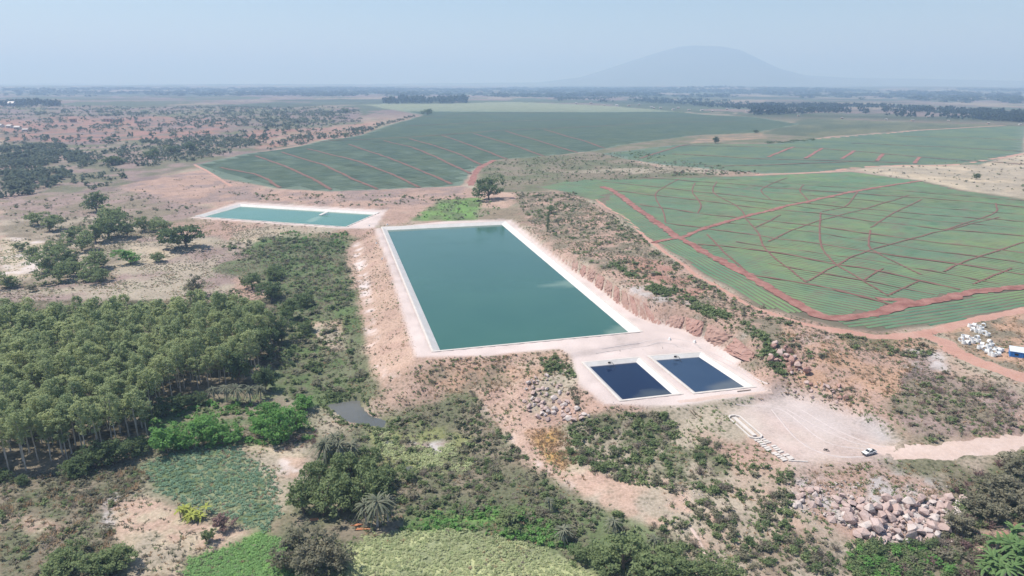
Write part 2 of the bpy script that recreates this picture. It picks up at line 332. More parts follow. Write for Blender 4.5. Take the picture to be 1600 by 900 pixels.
# zones: outline in the photograph, two soil or plant colours, edge softness (m), edge wander (m), patch size (m), strength
ZONES = [
 ([(0,165),(560,168),(560,212),(380,241),(300,262),(200,300),(0,312)], 'hill', 'olive', 12, 30, 60, 1),
 ([(0,185),(230,180),(400,190),(330,215),(160,222),(0,222)], 'red', 'hill', 10, 30, 45, .65),
 ([(380,205),(540,195),(600,190),(560,212),(470,226),(400,232)], 'pink', 'red', 8, 20, 35, .6),
 ([(0,232),(130,228),(330,212),(420,225),(310,252),(190,290),(60,310),(0,315)], 'olive', 'mauve', 8, 16, 40, .8),
 ([(190,290),(330,262),(345,280),(430,296),(725,292),(740,310),(600,330),(370,312),(250,330),(160,330)], 'mauve', 'pink', 5, 10, 22, 1),
 ([(0,310),(190,296),(320,325),(300,345),(150,345),(0,345)], 'mauve', 'brown', 5, 10, 25, .95),
 ([(0,345),(190,335),(250,350),(180,440),(40,450),(0,440)], 'dry', 'brown', 5, 10, 25, .9),
 ([(0,370),(90,380),(60,430),(0,440)], 'straw', 'pale', 4, 6, 15, .9),
 ([(170,445),(215,372),(330,368),(400,388),(440,400),(370,430),(360,468),(120,475),(0,478),(0,455),(110,440)], 'dry', 'mauve', 4, 5, 25, 1),
 ([(200,380),(310,370),(330,385),(250,410),(190,415)], 'straw', 'dry', 4, 5, 15, .8),
 ([(370,362),(440,358),(470,375),(360,380)], 'straw', 'dry', 3, 4, 10, .8),
 ([(410,372),(540,372),(560,450),(575,545),(600,615),(560,640),(480,640),(400,600),(400,520),(430,450),(330,420),(380,400)], 'olive', 'green', 4, 8, 14, 1),
 ([(450,365),(530,360),(560,372),(530,392),(470,400),(420,385)], 'green', 'olive', 3, 5, 10, .6),
 ([(480,505),(530,500),(545,545),(505,550)], 'peach', 'dry', 3, 5, 10, .9),
 ([(560,380),(588,366),(620,430),(652,560),(690,585),(640,620),(590,600),(575,540),(560,450),(540,395)], 'peach', 'pink', 3, 3, 10, 1),
 ([(552,376),(566,376),(574,430),(582,480),(592,540),(604,585),(660,600),(640,622),(600,606),(582,575),(572,520),(562,450),(552,400)], 'peach', 'pale', 2, 1.5, 8, .9),
 ([(760,640),(775,640),(805,668),(840,705),(880,740),(960,765),(1050,778),(1110,785),(1100,800),(1000,795),(920,778),(860,752),(820,712),(785,672)], 'peach', 'pale', 2, 3, 6, .9),
 ([(650,556),(880,546),(900,565),(840,590),(760,612),(690,625),(620,620),(600,600)], 'rust', 'peach', 4, 4, 12, .8),
 ([(680,575),(780,570),(800,600),(700,625),(650,610)], 'rust', 'brown', 3, 5, 8, .7),
 ([(590,610),(700,605),(690,640),(620,635)], 'peach', 'pink', 3, 4, 8, .9),
 ([(490,690),(600,650),(640,630),(740,612),(800,690),(870,770),(960,800),(1060,870),(1100,910),(430,910),(480,760)], 'olive', 'brown', 4, 8, 12, 1),
 ([(560,660),(650,655),(740,690),(720,740),(640,745),(590,730)], 'marsh', 'olive', 3, 4, 8, .9),
 ([(635,690),(700,690),(680,720),(640,712)], 'grey', 'mauve', 2, 2, 5, .9),
 ([(740,610),(830,595),(830,640),(860,690),(1000,740),(1100,770),(1060,790),(930,780),(860,740),(790,680)], 'pink', 'peach', 3, 4, 8, 1),
 ([(825,672),(880,668),(905,715),(880,735),(840,700)], 'orange', 'rust', 2, 3, 5, 1),
 ([(880,700),(905,690),(910,740),(885,738)], 'straw', 'dry', 2, 3, 5, .8),
 ([(880,665),(960,645),(1060,650),(1150,740),(1160,780),(1050,770),(960,752),(900,725)], 'olive', 'dry', 3, 6, 9, 1),
 ([(990,740),(1160,760),(1240,770),(1250,830),(1340,860),(1400,910),(1090,910),(1040,850),(900,780)], 'dry', 'peach', 3, 6, 9, .9),
 ([(1080,850),(1250,840),(1400,870),(1400,910),(1090,910)], 'dry', 'brown', 3, 6, 9, .8),
 ([(870,780),(960,800),(1060,850),(1090,910),(930,910),(830,860),(640,815),(700,790)], 'green', 'olive', 3, 5, 9, .8),
 ([(0,740),(215,722),(240,740),(180,790),(175,840),(205,870),(210,910),(0,910)], 'olive', 'brown', 3, 5, 8, 1),
 ([(0,800),(60,805),(110,830),(60,830),(0,815)], 'pink', 'straw', 2, 3, 6, .8),
 ([(150,785),(185,770),(190,820),(165,825)], 'mauve', 'grey', 2, 3, 6, .8),
 ([(222,722),(300,700),(370,695),(430,740),(440,800),(410,835),(330,800),(245,770)], 'green', 'crop', 3, 3, 5, .9),
 ([(340,700),(430,682),(500,690),(470,720),(440,750),(455,800),(430,800),(420,750),(380,710)], 'straw', 'dry', 3, 3, 7, 1),
 ([(440,715),(480,715),(475,745),(440,750)], 'pale', 'peach', 2, 2, 5, .8),
 ([(172,785),(230,775),(300,812),(395,838),(350,858),(295,868),(240,852),(185,845)], 'peach', 'straw', 2, 2, 6, 1),
 ([(185,835),(250,830),(300,868),(280,900),(210,900)], 'straw', 'dry', 2, 3, 6, .9),
 ([(300,872),(350,856),(410,830),(450,850),(470,910),(280,910)], 'bright', 'green', 2, 2, 6, 1),
 ([(540,860),(580,835),(700,822),(830,850),(900,880),(950,910),(530,910)], 'palegreen', 'crop', 2, 3, 7, 1),
 ([(620,830),(660,805),(790,790),(800,815),(700,825)], 'bright', 'green', 2, 3, 6, .9),
 ([(690,312),(760,308),(740,345),(640,345)], 'green', 'bright', 4, 5, 10, .9),
 ([(755,300),(830,288),(850,300),(790,325),(750,325)], 'peach', 'pink', 3, 4, 9, .9),
 ([(750,262),(770,250),(1000,232),(1190,212),(1280,208),(1270,216),(1070,226),(980,250),(1050,266),(1190,280),(900,292),(825,302),(740,296)], 'olive', 'brown', 4, 8, 30, 1),
 ([(880,250),(960,222),(1090,206),(1200,202),(1285,204),(1285,220),(1060,232),(960,250)], 'brown', 'olive', 5, 6, 30, 1),
 ([(850,268),(1100,258),(1160,268),(980,272)], 'dry', 'brown', 4, 6, 20, .8),
 ([(1100,211),(1190,208),(1200,216),(1080,224)], 'rust', 'brown', 4, 6, 20, .6),
 ([(800,300),(900,300),(1000,372),(1100,440),(1260,505),(1300,520),(1230,600),(1170,565),(1060,500),(900,410),(830,350)], 'brown', 'pink', 3, 8, 12, 1),
 ([(960,440),(1040,450),(1120,490),(1170,530),(1080,500),(1000,475)], 'pink', 'grey', 3, 4, 9, .8),
 ([(960,395),(1010,400),(1110,455),(1080,465),(1000,430)], 'red', 'pink', 3, 6, 8, .7),
 ([(1210,505),(1320,515),(1430,540),(1440,610),(1400,630),(1320,625),(1240,600)], 'rust', 'pink', 3, 6, 9, 1),
 ([(1240,520),(1310,525),(1260,540)], 'pale', 'mauve', 3, 3, 9, .7),
 ([(1300,512),(1430,524),(1470,545),(1440,560),(1330,540)], 'olive', 'rust', 3, 5, 9, .8),
 ([(1415,545),(1470,548),(1480,580),(1420,575)], 'grey', 'mauve', 2, 3, 6, .9),
 ([(1415,570),(1465,575),(1455,625),(1405,625)], 'burnt', 'mauve', 2, 5, 6, .9),
 ([(1440,580),(1600,610),(1600,680),(1450,692),(1390,640)], 'mauve', 'brown', 3, 5, 7, 1),
 ([(1460,510),(1600,485),(1600,590),(1520,562),(1490,540)], 'rust', 'brown', 3, 4, 8, 1),
 ([(1340,264),(1420,257),(1530,258),(1600,238),(1700,230),(1700,325),(1600,310),(1500,296),(1430,280)], 'dry', 'straw', 5, 6, 30, 1),
 ([(1260,185),(1400,190),(1600,196),(1700,200),(1430,203),(1280,214),(1190,209)], 'hazegreen', 'olive', 8, 20, 80, 1),
 ([(1370,715),(1500,700),(1600,690),(1600,720),(1480,760),(1400,740)], 'dry', 'olive', 2, 4, 6, .8),
 ([(1230,740),(1400,740),(1480,760),(1510,800),(1480,850),(1340,850),(1230,790)], 'pink', 'grey', 3, 4, 6, .9),
 ([(1480,760),(1610,700),(1610,910),(1370,910),(1390,850),(1490,830)], 'brown', 'olive', 3, 5, 7, 1),
 ([(1530,830),(1590,815),(1580,860),(1520,870)], 'peach', 'red', 2, 3, 5, .9),
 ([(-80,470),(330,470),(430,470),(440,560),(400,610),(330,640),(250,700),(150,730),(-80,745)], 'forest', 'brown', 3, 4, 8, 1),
 ([(230,640),(330,625),(400,610),(470,640),(500,690),(350,700),(240,710)], 'green', 'brown', 3, 4, 6, .9),
]
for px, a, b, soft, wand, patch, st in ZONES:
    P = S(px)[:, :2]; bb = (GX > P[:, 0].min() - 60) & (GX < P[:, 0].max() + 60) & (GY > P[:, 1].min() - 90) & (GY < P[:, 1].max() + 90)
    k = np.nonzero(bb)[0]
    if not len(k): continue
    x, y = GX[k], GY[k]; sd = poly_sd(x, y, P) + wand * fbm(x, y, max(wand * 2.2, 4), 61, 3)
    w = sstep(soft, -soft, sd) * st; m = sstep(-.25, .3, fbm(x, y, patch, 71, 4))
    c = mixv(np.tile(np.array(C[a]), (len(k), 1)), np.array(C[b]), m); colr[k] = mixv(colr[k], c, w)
for P, z, f, c in PADS[-4:]:                              # levelled dirt
    yd = P is PAD_YARD; sd = poly_sd(GX, GY, P) + (n2 * 3 + n1 * 7 if yd else n2 * 1.2); w = sstep(5 if yd else 1.5, -5 if yd else -1.5, sd) * (.65 if yd else 1)
    colr = mixv(colr, np.array(C['pale']) * .8 + np.array(C['pink']) * .2, w * .95)
yardc = S([(1130,620),(1230,615),(1320,640),(1350,675),(1300,690),(1210,650)])[:, :2]
colr = mixv(colr, np.array(C['grey']) * 1.02, sstep(7, -9, poly_sd(GX, GY, yardc) + n1 * 9) * .5)
colr = mixv(colr, np.array((.40,.38,.39)), sstep(3, -4, poly_sd(GX, GY, S([(1330,650),(1390,660),(1415,690),(1370,692)])[:, :2]) + n2 * 3) * .8)
for k, P in FIELD_W.items():
    w = sstep(2, -2, poly_sd(GX, GY, P)); fc = np.array(C['fsoil'] if k == 'main' else C['fgreen'])
    colr = mixv(colr, fc, w)
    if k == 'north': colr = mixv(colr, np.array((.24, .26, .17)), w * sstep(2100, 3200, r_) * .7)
colr *= (1 + .16 * n2 + .10 * n1)[:, None]
colr = np.clip(colr, .02, .85)
mg, nt, b = nodes_of('ground'); at = N(nt, 'ShaderNodeAttribute', attribute_name='soil'); p = pos(nt); tu = N(nt, 'ShaderNodeAttribute', attribute_name='tuft')
c0 = at.outputs['Color']
c = mixc(nt, ramp(nt, noise(nt, 1.3, 5, p, .75), .28, .72), mixc(nt, 1.0, c0, (.60, .58, .55), 'MULTIPLY'), mixc(nt, 1.0, c0, (1.24, 1.22, 1.2), 'MULTIPLY'))
c = mixc(nt, ramp(nt, tu.outputs['Fac'], 0, .5, .3, 1), c0, c)
vo = N(nt, 'ShaderNodeTexVoronoi'); vo.inputs['Scale'].default_value = .62; nt.links.new(p, vo.inputs['Vector'])
vm = N(nt, 'ShaderNodeMath', operation='MULTIPLY'); nt.links.new(ramp(nt, vo.outputs['Distance'], .55, .2), vm.inputs[0]); nt.links.new(ramp(nt, noise(nt, .11, 4, p, .7), .40, .58), vm.inputs[1])
vm2 = N(nt, 'ShaderNodeMath', operation='MULTIPLY'); nt.links.new(vm.outputs[0], vm2.inputs[0]); nt.links.new(tu.outputs['Fac'], vm2.inputs[1])
c = mixc(nt, vm2.outputs[0], c, mixc(nt, 1.0, c0, (.36, .40, .34), 'MULTIPLY'))
nt.links.new(c, b.inputs['Base Color']); b.inputs['Roughness'].default_value = .95; b.inputs['Specular IOR Level'].default_value = .1
bp = N(nt, 'ShaderNodeBump'); bp.inputs['Distance'].default_value = .16; bp.inputs['Strength'].default_value = .5
nt.links.new(noise(nt, 1.1, 5, p, .7), bp.inputs['Height']); nt.links.new(bp.outputs[0], b.inputs['Normal'])
gm = mesh_np('ground', np.stack([GX, GY, GZ], 1), gq, smooth=True, mats=(mg,))
ca_ = gm.color_attributes.new('soil', 'FLOAT_COLOR', 'POINT'); ca_.data.foreach_set('color', np.concatenate([colr, np.ones((len(colr), 1))], 1).astype(np.float32).ravel())
lum = colr.mean(1); tf = sstep(.50, .26, lum) * .9
for P_ in FIELD_W.values(): tf = np.where(poly_sd(GX, GY, P_) < 0, 0, tf)
gm.attributes.new('tuft', 'FLOAT', 'POINT').data.foreach_set('value', tf.astype(np.float32))
tag(add('ground', gm), kind='structure')

# ------------------------------------------------------------------ far mountain on the skyline
mdist = 18000.0
prof = [(600,131),(740,130),(840,129),(900,122),(940,110),(975,99),(1010,88),(1040,80),(1060,78),(1100,79),(1130,84),(1160,97),(1190,110),(1230,119),(1300,123),(1400,124),(1500,126),(1600,128),(1760,131)]
pa = np.array(prof, float); xs = np.linspace(600, 1760, 220); ysx = np.interp(xs, pa[:, 0], pa[:, 1])
MX, MY, MZ = [], [], []
for j, v in enumerate(np.linspace(-1, 1, 25)):
    yy = mdist + v * 2600; top = CAM_H + (130.2 - ysx) / F * mdist * 1.02
    e = np.clip(1 - abs(v), 0, 1) ** .8; xw = (xs - 800) / F * mdist * 1.02
    MX.append(xw); MY.append(np.full(220, yy)); MZ.append(-20 + (top + 20) * e * (1 + .05 * fbm(xw, np.full(220, yy), 900, 5, 4) * (abs(v) > .1)))
mi = np.arange(25 * 220).reshape(25, 220)
tag(add('mountain', mesh_np('mountain', np.stack([np.concatenate(MX), np.concatenate(MY), np.concatenate(MZ)], 1), np.stack([mi[:-1, :-1], mi[:-1, 1:], mi[1:, 1:], mi[1:, :-1]], -1).reshape(-1, 4), smooth=True, mats=(surf('mountain_scrub', (.14,.17,.13), (.20,.20,.17), .002),))), kind='structure')

# ------------------------------------------------------------------ roads and field tracks
def smooth_line(P, step):
    P = np.asarray(P, float); out = []
    Q = np.vstack([2 * P[0] - P[1], P, 2 * P[-1] - P[-2]])
    for i in range(1, len(Q) - 2):
        n = max(2, int(np.linalg.norm(Q[i + 1] - Q[i]) / step)); t = np.linspace(0, 1, n, endpoint=False)[:, None]
        out.append(.5 * (2 * Q[i] + (Q[i + 1] - Q[i - 1]) * t + (2 * Q[i - 1] - 5 * Q[i] + 4 * Q[i + 1] - Q[i + 2]) * t ** 2 + (3 * Q[i] - Q[i - 1] - 3 * Q[i + 1] + Q[i + 2]) * t ** 3))
    return np.vstack(out + [P[-1:]])
TRACKS = []
def road(name, px, w, mat, lift=.2, step=3.0, wob=.26):
    L = smooth_line(S(px)[:, :2], step); T = np.gradient(L, axis=0); T /= np.linalg.norm(T, axis=1)[:, None] + 1e-9; Nn = np.stack([-T[:, 1], T[:, 0]], 1)
    TRACKS.append((L[::max(1, len(L) // 60)] if len(L) > 90 else L, w)); k = len(L); rows = []
    for f in (-.5, -.17, .17, .5):
        wv = w * f * (1 + (wob * 2.5 * fbm(L[:, 0] + 50 * f, L[:, 1], 4.5, 90, 3) if abs(f) > .3 else 0)); X = L[:, 0] + Nn[:, 0] * wv; Y = L[:, 1] + Nn[:, 1] * wv
        rows.append(np.stack([X, Y, H(X, Y) + lift - (.12 if abs(f) > .3 else 0)], 1))
    V = np.concatenate(rows); i = np.arange(4 * k).reshape(4, k)
    q = np.stack([i[:-1, :-1], i[:-1, 1:], i[1:, 1:], i[1:, :-1]], -1).reshape(-1, 4)[:, ::-1]
    return tag(add(name, mesh_np(name, V, q, smooth=True, mats=(M[mat],))), kind='structure')
RED = [([(940,292),(958,299),(985,318),(1040,358),(1060,372),(1085,385),(1140,415),(1200,450),(1250,478),(1278,493),(1305,498),(1360,491),(1400,481),(1460,470),(1530,456),(1600,450),(1680,446)], 6.4),
 ([(1020,380),(1045,374),(1068,371),(1090,361),(1160,340),(1205,329),(1250,318),(1290,309),(1350,297),(1440,283)], 5.2),
 ([(1385,486),(1400,478),(1420,470),(1370,468)], 5)]
for px, w in RED: road('dirt_road', px, w, 'road_red', .5, 1.6, .3)
PALE = [([(930,311),(980,343),(1020,379),(1060,408),(1110,442),(1165,474),(1250,504),(1300,514)], 3.2, 'road_pink'),
 ([(1290,514),(1370,526),(1440,521),(1500,506),(1600,484),(1700,462)], 6, 'road_pink'),
 ([(1430,520),(1470,532),(1500,552),(1540,570),(1600,590),(1680,610)], 8, 'road_pink'),
 ([(1360,700),(1420,706),(1480,704),(1540,697),(1620,686)], 8, 'road_pale'),
 ([(735,290),(742,272),(752,260),(772,250)], 9, 'road_red'),
 ([(304,257),(325,268),(345,281),(362,291)], 4.5, 'road_pink'),
 ([(1180,273),(1240,271),(1290,268),(1340,262),(1400,259),(1480,258),(1540,250),(1600,240)], 9, 'road_pink'),
 ([(1275,217),(1320,214),(1370,210),(1430,204),(1500,200),(1570,196)], 10, 'road_pink'),
 ([(1080,825),(1090,840),(1100,860),(1105,880)], 1.0, 'road_pale'),
 ([(1060,628),(1110,622),(1170,616),(1205,610)], 3, 'road_pale')]
for px, w, m in PALE: road('dirt_road', px, w, m, .11, 2.0)
for px in ([(1230,640),(1280,668),(1330,690),(1372,700)],[(1240,632),(1300,668),(1350,690),(1385,699)],[(1205,640),(1250,690),(1300,712),(1350,714)],[(1150,632),(1220,640),(1290,690),(1360,703)],[(940,545),(1000,536),(1060,530),(1130,560),(1200,600)],[(930,552),(1000,542),(1050,537),(1120,562),(1190,602)]): road('tyre_track', px, .7, 'tyre', .13, 2.0, .4)
TR = [[(1000,277),(1150,288),(1300,300),(1460,311),(1600,324)],[(940,283),(1090,300),(1240,316),(1400,331),(1600,347)],[(960,298),(1080,312),(1200,327),(1290,335),(1400,350),(1600,369)],
 [(1000,320),(1085,333),(1160,341),(1260,352),(1400,371),(1600,396)],[(1040,349),(1120,360),(1200,371),(1290,383),(1400,400),(1600,430)],[(1090,382),(1190,392),(1310,414),(1400,430),(1500,453)],[(1172,430),(1270,446),(1330,460),(1395,477)],
 [(1165,342),(1185,365),(1198,392),(1260,442)],[(1282,332),(1282,378),(1304,412),(1350,440),(1388,463)],[(1360,360),(1358,385),(1375,398),(1440,430)],[(1262,440),(1310,414),(1350,395),(1400,380),(1480,360),(1560,340)],
 [(1350,438),(1380,420)],[(1388,462),(1435,440)],[(1200,378),(1260,352),(1330,332),(1420,305)],[(1180,356),(1220,336)],[(1105,367),(1125,388),(1165,424)],[(1256,289),(1250,297),(1254,304),(1266,318)],[(1086,286),(1082,300),(1095,320),(1090,334)],[(1060,280),(1036,294),(1024,306),(1036,330),(1040,349)],[(1230,278),(1195,293),(1190,300),(1204,312)],[(1120,284),(1115,301),(1150,322),(1165,338)],[(1556,318),(1552,334),(1475,360)],[(1340,300),(1322,322),(1284,331)],[(1440,312),(1400,331),(1360,356)],[(1475,425),(1500,412),(1560,392),(1620,372)],[(1520,445),(1580,420)]]
for t in TR[:7]: road('field_track', t, 2.3, 'track', .48)
TR2 = [[(1100,279),(1300,292),(1470,304),(1600,314)],[(1080,289),(1250,305),(1420,321),(1600,336)],[(1090,306),(1210,319),(1330,332),(1600,358)],[(1130,348),(1260,362),(1400,384),(1600,412)],[(1150,378),(1290,398),(1420,418),(1560,444)],[(1200,412),(1300,430),(1400,449),(1460,461)]]
for t in TR2: road('field_track', t, 1.1, 'track', .46)
for t in TR[7:]: road('field_track', t, 1.4, 'track', .47)
TN = [[(400,244),(440,258),(480,276),(518,297)],[(440,238),(500,256),(550,280),(590,296)],[(480,233),(540,247),(600,268),(655,293)],[(545,226),(590,241),(650,264),(706,288)],[(600,220),(650,233),(715,262),(735,272)],[(640,217),(700,235),(752,258)],[(690,212),(745,231),(792,249)],[(740,209),(800,227),(850,244)],[(790,205),(850,223),(902,239)],[(850,203),(900,217),(945,232)],[(345,262),(400,273),(437,294)],
 [(500,222),(650,214),(770,205),(900,199),(1040,192),(1150,190)],[(640,197),(800,190),(960,186),(1120,186)],[(640,184),(760,178),(900,174)],
 [(1000,248),(1060,229),(1080,226)],[(1060,228),(1240,231),(1340,237),(1440,246),(1600,257)],[(1050,241),(1200,249),(1320,252),(1420,255)],[(1100,260),(1250,256),(1330,253)],[(1330,224),(1480,230),(1600,237)],[(1400,213),(1520,216),(1600,219)]]
for t in TN: road('field_track', t, 4.4, 'track', .75, 8)
for t in [[(1200,246),(1240,230)],[(1258,248),(1285,232)],[(1315,249),(1335,236)],[(1370,252),(1380,241)],[(1428,256),(1437,246)]]: road('field_track', t, 5, 'road_red', .8, 8)

# ------------------------------------------------------------------ crop rows on the plantation
def rows(name, P, d, spacing, w, h, step, mat, label, cat, excl=None, keep=None):
    d = np.asarray(d, float); d /= np.linalg.norm(d); n = np.array([-d[1], d[0]]); s = P @ d; t = P @ n
    sg = np.arange(s.min(), s.max(), step); tg = np.arange(t.min(), t.max(), spacing); SS, TT = np.meshgrid(sg, tg)
    bend = 1.1 * np.sin(SS / 70 + TT / 200); TT = TT + bend
    X = SS * d[0] + TT * n[0]; Y = SS * d[1] + TT * n[1]; sh = X.shape; x, y = X.ravel(), Y.ravel()
    ok = poly_sd(x, y, P) < -1.5
    if excl is not None:
        for L, wd in excl:
            bb = ok & (x > L[:, 0].min() - 9) & (x < L[:, 0].max() + 9) & (y > L[:, 1].min() - 9) & (y < L[:, 1].max() + 9); k = np.nonzero(bb)[0]
            if len(k): ok[k] &= line_d(x[k], y[k], L) > wd * .5
    if keep is not None: ok &= keep(x, y)
    z = H(x, y); jw = w * (.42 + .16 * rng.random(x.shape)); jh = h * (.7 + .6 * rng.random(x.shape)); jo = .25 * w * (rng.random(x.shape) - .5)
    a = np.stack([x - n[0] * jw, y - n[1] * jw, z], 1); b_ = np.stack([x + n[0] * jo, y + n[1] * jo, z + jh], 1); c_ = np.stack([x + n[0] * jw, y + n[1] * jw, z], 1)
    V = np.stack([a, b_, c_], 1).reshape(-1, 3); okg = ok.reshape(sh); e = okg[:, :-1] & okg[:, 1:]; i0 = (np.arange(x.size).reshape(sh)[:, :-1])[e] * 3
    q = np.concatenate([np.stack([i0, i0 + 3, i0 + 4, i0 + 1], 1), np.stack([i0 + 1, i0 + 4, i0 + 5, i0 + 2], 1)])
    used = np.unique(q); mp = np.zeros(len(V), np.int32); mp[used] = np.arange(len(used))
    me = mesh_np(name, V[used], mp[q], mats=(M[mat],)); rv = np.repeat(vnoise(x / 45, TT.ravel() / 8, 5) * .8 + .2 * rng.random(x.size), 3)[used]
    me.attributes.new('rnd', 'FLOAT', 'POINT').data.foreach_set('value', rv.astype(np.float32))
    return tag(add(name, me), label, cat, kind='stuff')
def vec(a, b): q = S([a, b])[:, :2]; return q[1] - q[0]
roadA = smooth_line(S(RED[0][0])[:, :2], 6)
SWp = S([(958,300),(985,319),(1040,359),(1062,373),(1085,386),(1140,416),(1200,451),(1250,479),(1278,494),(1265,500),(1190,482),(1100,430),(1020,377),(940,318)])[:, :2]
SEp = S([(1290,500),(1305,500),(1360,493),(1400,483),(1460,472),(1530,458),(1600,452),(1700,446),(1700,455),(1600,480),(1500,503),(1380,519),(1300,511)])[:, :2]
def inside(P): return lambda x, y: poly_sd(x, y, P) < 0
rows('crop_rows', SWp, vec((1085,415),(1190,475)), 3.1, 2.4, .24, 8, 'field_crop', 'blue-green crop rows in the narrow strip beside the pale edge road', 'crop')
rows('crop_rows', SEp, vec((1320,510),(1560,475)), 3.1, 2.4, .24, 8, 'field_crop', 'blue-green crop rows in the long strip above the pipe yard', 'crop')
rows('crop_rows', FIELD_W['main'], vec((1090,382),(1400,430)), 4.0, 3.1, .24, 9, 'field_crop', 'green crop rows of the big right-hand field crossed by red roads', 'crop', None, lambda x, y: (poly_sd(x, y, SWp) > 0) & (poly_sd(x, y, SEp) > 0))
rows('crop_rows', FIELD_W['middle'], vec((1060,228),(1240,231)), 6, 5.0, .5, 22, 'field_mid', 'pale green crop rows of the middle field behind the scrub strip', 'crop')
rows('crop_rows', FIELD_W['north'], vec((500,222),(770,205)), 8, 6.6, .5, 24, 'field_north', 'blue-green crop rows of the wide field behind the reservoirs', 'crop', None, lambda x, y: y < 2600)

# ------------------------------------------------------------------ reservoirs: liner, rim, water
def inset(P, d):
    P = np.asarray(P, float); c = P.mean(0); n = len(P); out = []
    for i in range(n):
        a, b, c2 = P[i - 1], P[i], P[(i + 1) % n]; e1 = (b - a) / np.linalg.norm(b - a); e2 = (c2 - b) / np.linalg.norm(c2 - b)
        n1_ = np.array([-e1[1], e1[0]]); n2_ = np.array([-e2[1], e2[0]])
        if np.dot(n1_, c - b) < 0: n1_, n2_ = -n1_, -n2_
        out.append(np.linalg.solve(np.array([n1_, n2_]), np.array([np.dot(n1_, b) + d, np.dot(n2_, b) + d])))
    return np.array(out)
def ring(name, loops, mat, parent, sub=1):
    V = []; n = len(loops[0][0])
    for P, z in loops: V += [(x, y, z) for x, y in P]
    q = [(k * n + i, k * n + (i + 1) % n, (k + 1) * n + (i + 1) % n, (k + 1) * n + i) for k in range(len(loops) - 1) for i in range(n)]
    return add(name, mesh_np(name, np.array(V), q, mats=(mat,)), parent)
def dens(P, step=8):
    out = []
    for i in range(len(P)):
        a, b = P[i], P[(i + 1) % len(P)]; k = max(1, int(np.linalg.norm(b - a) / step))
        out += [a + (b - a) * j / k for j in range(k)]
    return np.array(out)
WM = {'main': watermat('green_water', (.030, .102, .080), (.038, .115, .088), .012, shallow=(.30, .38, .30)),
      'back': watermat('pale_green_water', (.05, .17, .12), (.065, .19, .13), .02, shallow=(.30, .38, .30)),
      'pond_a': watermat('dark_blue_water', (.005, .014, .045), (.006, .017, .052), .03, .04, shallow=(.10, .12, .12)),
      'pond_b': watermat('slate_blue_water', (.022, .045, .09), (.028, .053, .10), .03, .04, shallow=(.17, .18, .17)),
      'mud': watermat('muddy_water', (.10, .105, .10), (.13, .13, .12), .05, .12)}
RL = {'main': 'large white-rimmed reservoir in the middle of the picture', 'back': 'smaller white-rimmed reservoir behind and left of the large one',
      'pond_a': 'small lined pond with the darker water, nearer the boulder heap', 'pond_b': 'small lined pond with slate-blue water, next to the rock cutting'}
SILT = {'main': S([(850,452),(842,444),(880,437),(905,445)]), 'back': S([(470,352),(500,340),(512,333),(480,350)])}
siltpx = {'main': [[(842,447),(875,440),(897,433),(914,449),(880,447)],[(945,527),(950,515),(975,508),(1000,518),(985,527)]], 'back': [[(478,345),(505,334),(512,334),(485,348)]],
          'pond_a': [[(985,624),(1005,612),(1040,606),(1060,616)]], 'pond_b': [[(1105,613),(1120,600),(1145,594),(1175,604)]]}
for k, (P, z, dp, ins) in RES.items():
    e = empty('reservoir' if k in ('main', 'back') else 'lined_pond', (0, 0, 0))
    tag(e, RL[k], 'reservoir' if k in ('main', 'back') else 'pond')
    kw = 1.0
    D = P
    ring('rim', [(inset(P, -kw), z - .4), (inset(P, -kw), z + .22), (inset(P, .1), z + .25), (inset(P, .1), z - .2)], M['concrete'], e)
    ring('liner', [(inset(P, .12), z + .2), (inset(P, ins), z - dp + .02), (inset(P, ins * 2.2), z - dp * 2.2)], M['liner'], e)
    Wp = inset(P, ins - .35); w = None
    # water sheet as a grid so that silt shallows can be laid on it
    nx, ny = 60, 60; u, v = np.meshgrid(np.linspace(0, 1, nx), np.linspace(0, 1, ny)); u, v = u.ravel()[:, None], v.ravel()[:, None]
    W2 = (Wp[0] * (1 - u) + Wp[1] * u) * (1 - v) + (Wp[3] * (1 - u) + Wp[2] * u) * v
    gi = np.arange(nx * ny).reshape(ny, nx); me = mesh_np('water', np.column_stack([W2, np.full(len(W2), z - dp)]), np.stack([gi[:-1, :-1], gi[:-1, 1:], gi[1:, 1:], gi[1:, :-1]], -1).reshape(-1, 4), mats=(WM[k],))
    si = np.zeros(len(W2))
    for q in siltpx.get(k, []):
        Q = plane(q, z - dp); si = np.maximum(si, sstep(2.5, -3, poly_sd(W2[:, 0], W2[:, 1], Q) + 2.5 * fbm(W2[:, 0], W2[:, 1], 8, 3, 2)) * (.34 if k == 'main' else .45))
    me.attributes.new('silt', 'FLOAT', 'POINT').data.foreach_set('value', si.astype(np.float32))
    tag(add('water', me), kind='structure')
def puddle(px, z, mat='mud'):
    Q = plane(px, z); zz = z; L = smooth_line(np.vstack([Q[:, :2], Q[:1, :2]]), 2)[:-1]; c = L.mean(0); L = c + (L - c) * (1.03 + .07 * fbm(L[:, 0], L[:, 1], 3, 4, 2))[:, None]
    V = np.vstack([[*c, zz], np.column_stack([L, np.full(len(L), zz)])]); n = len(L)
    return tag(add('water', mesh_np('water', V, tris=[(0, 1 + i, 1 + (i + 1) % n) for i in range(n)], mats=(WM[mat],))), kind='structure')
for p, z in POND_PX: puddle(p, z)

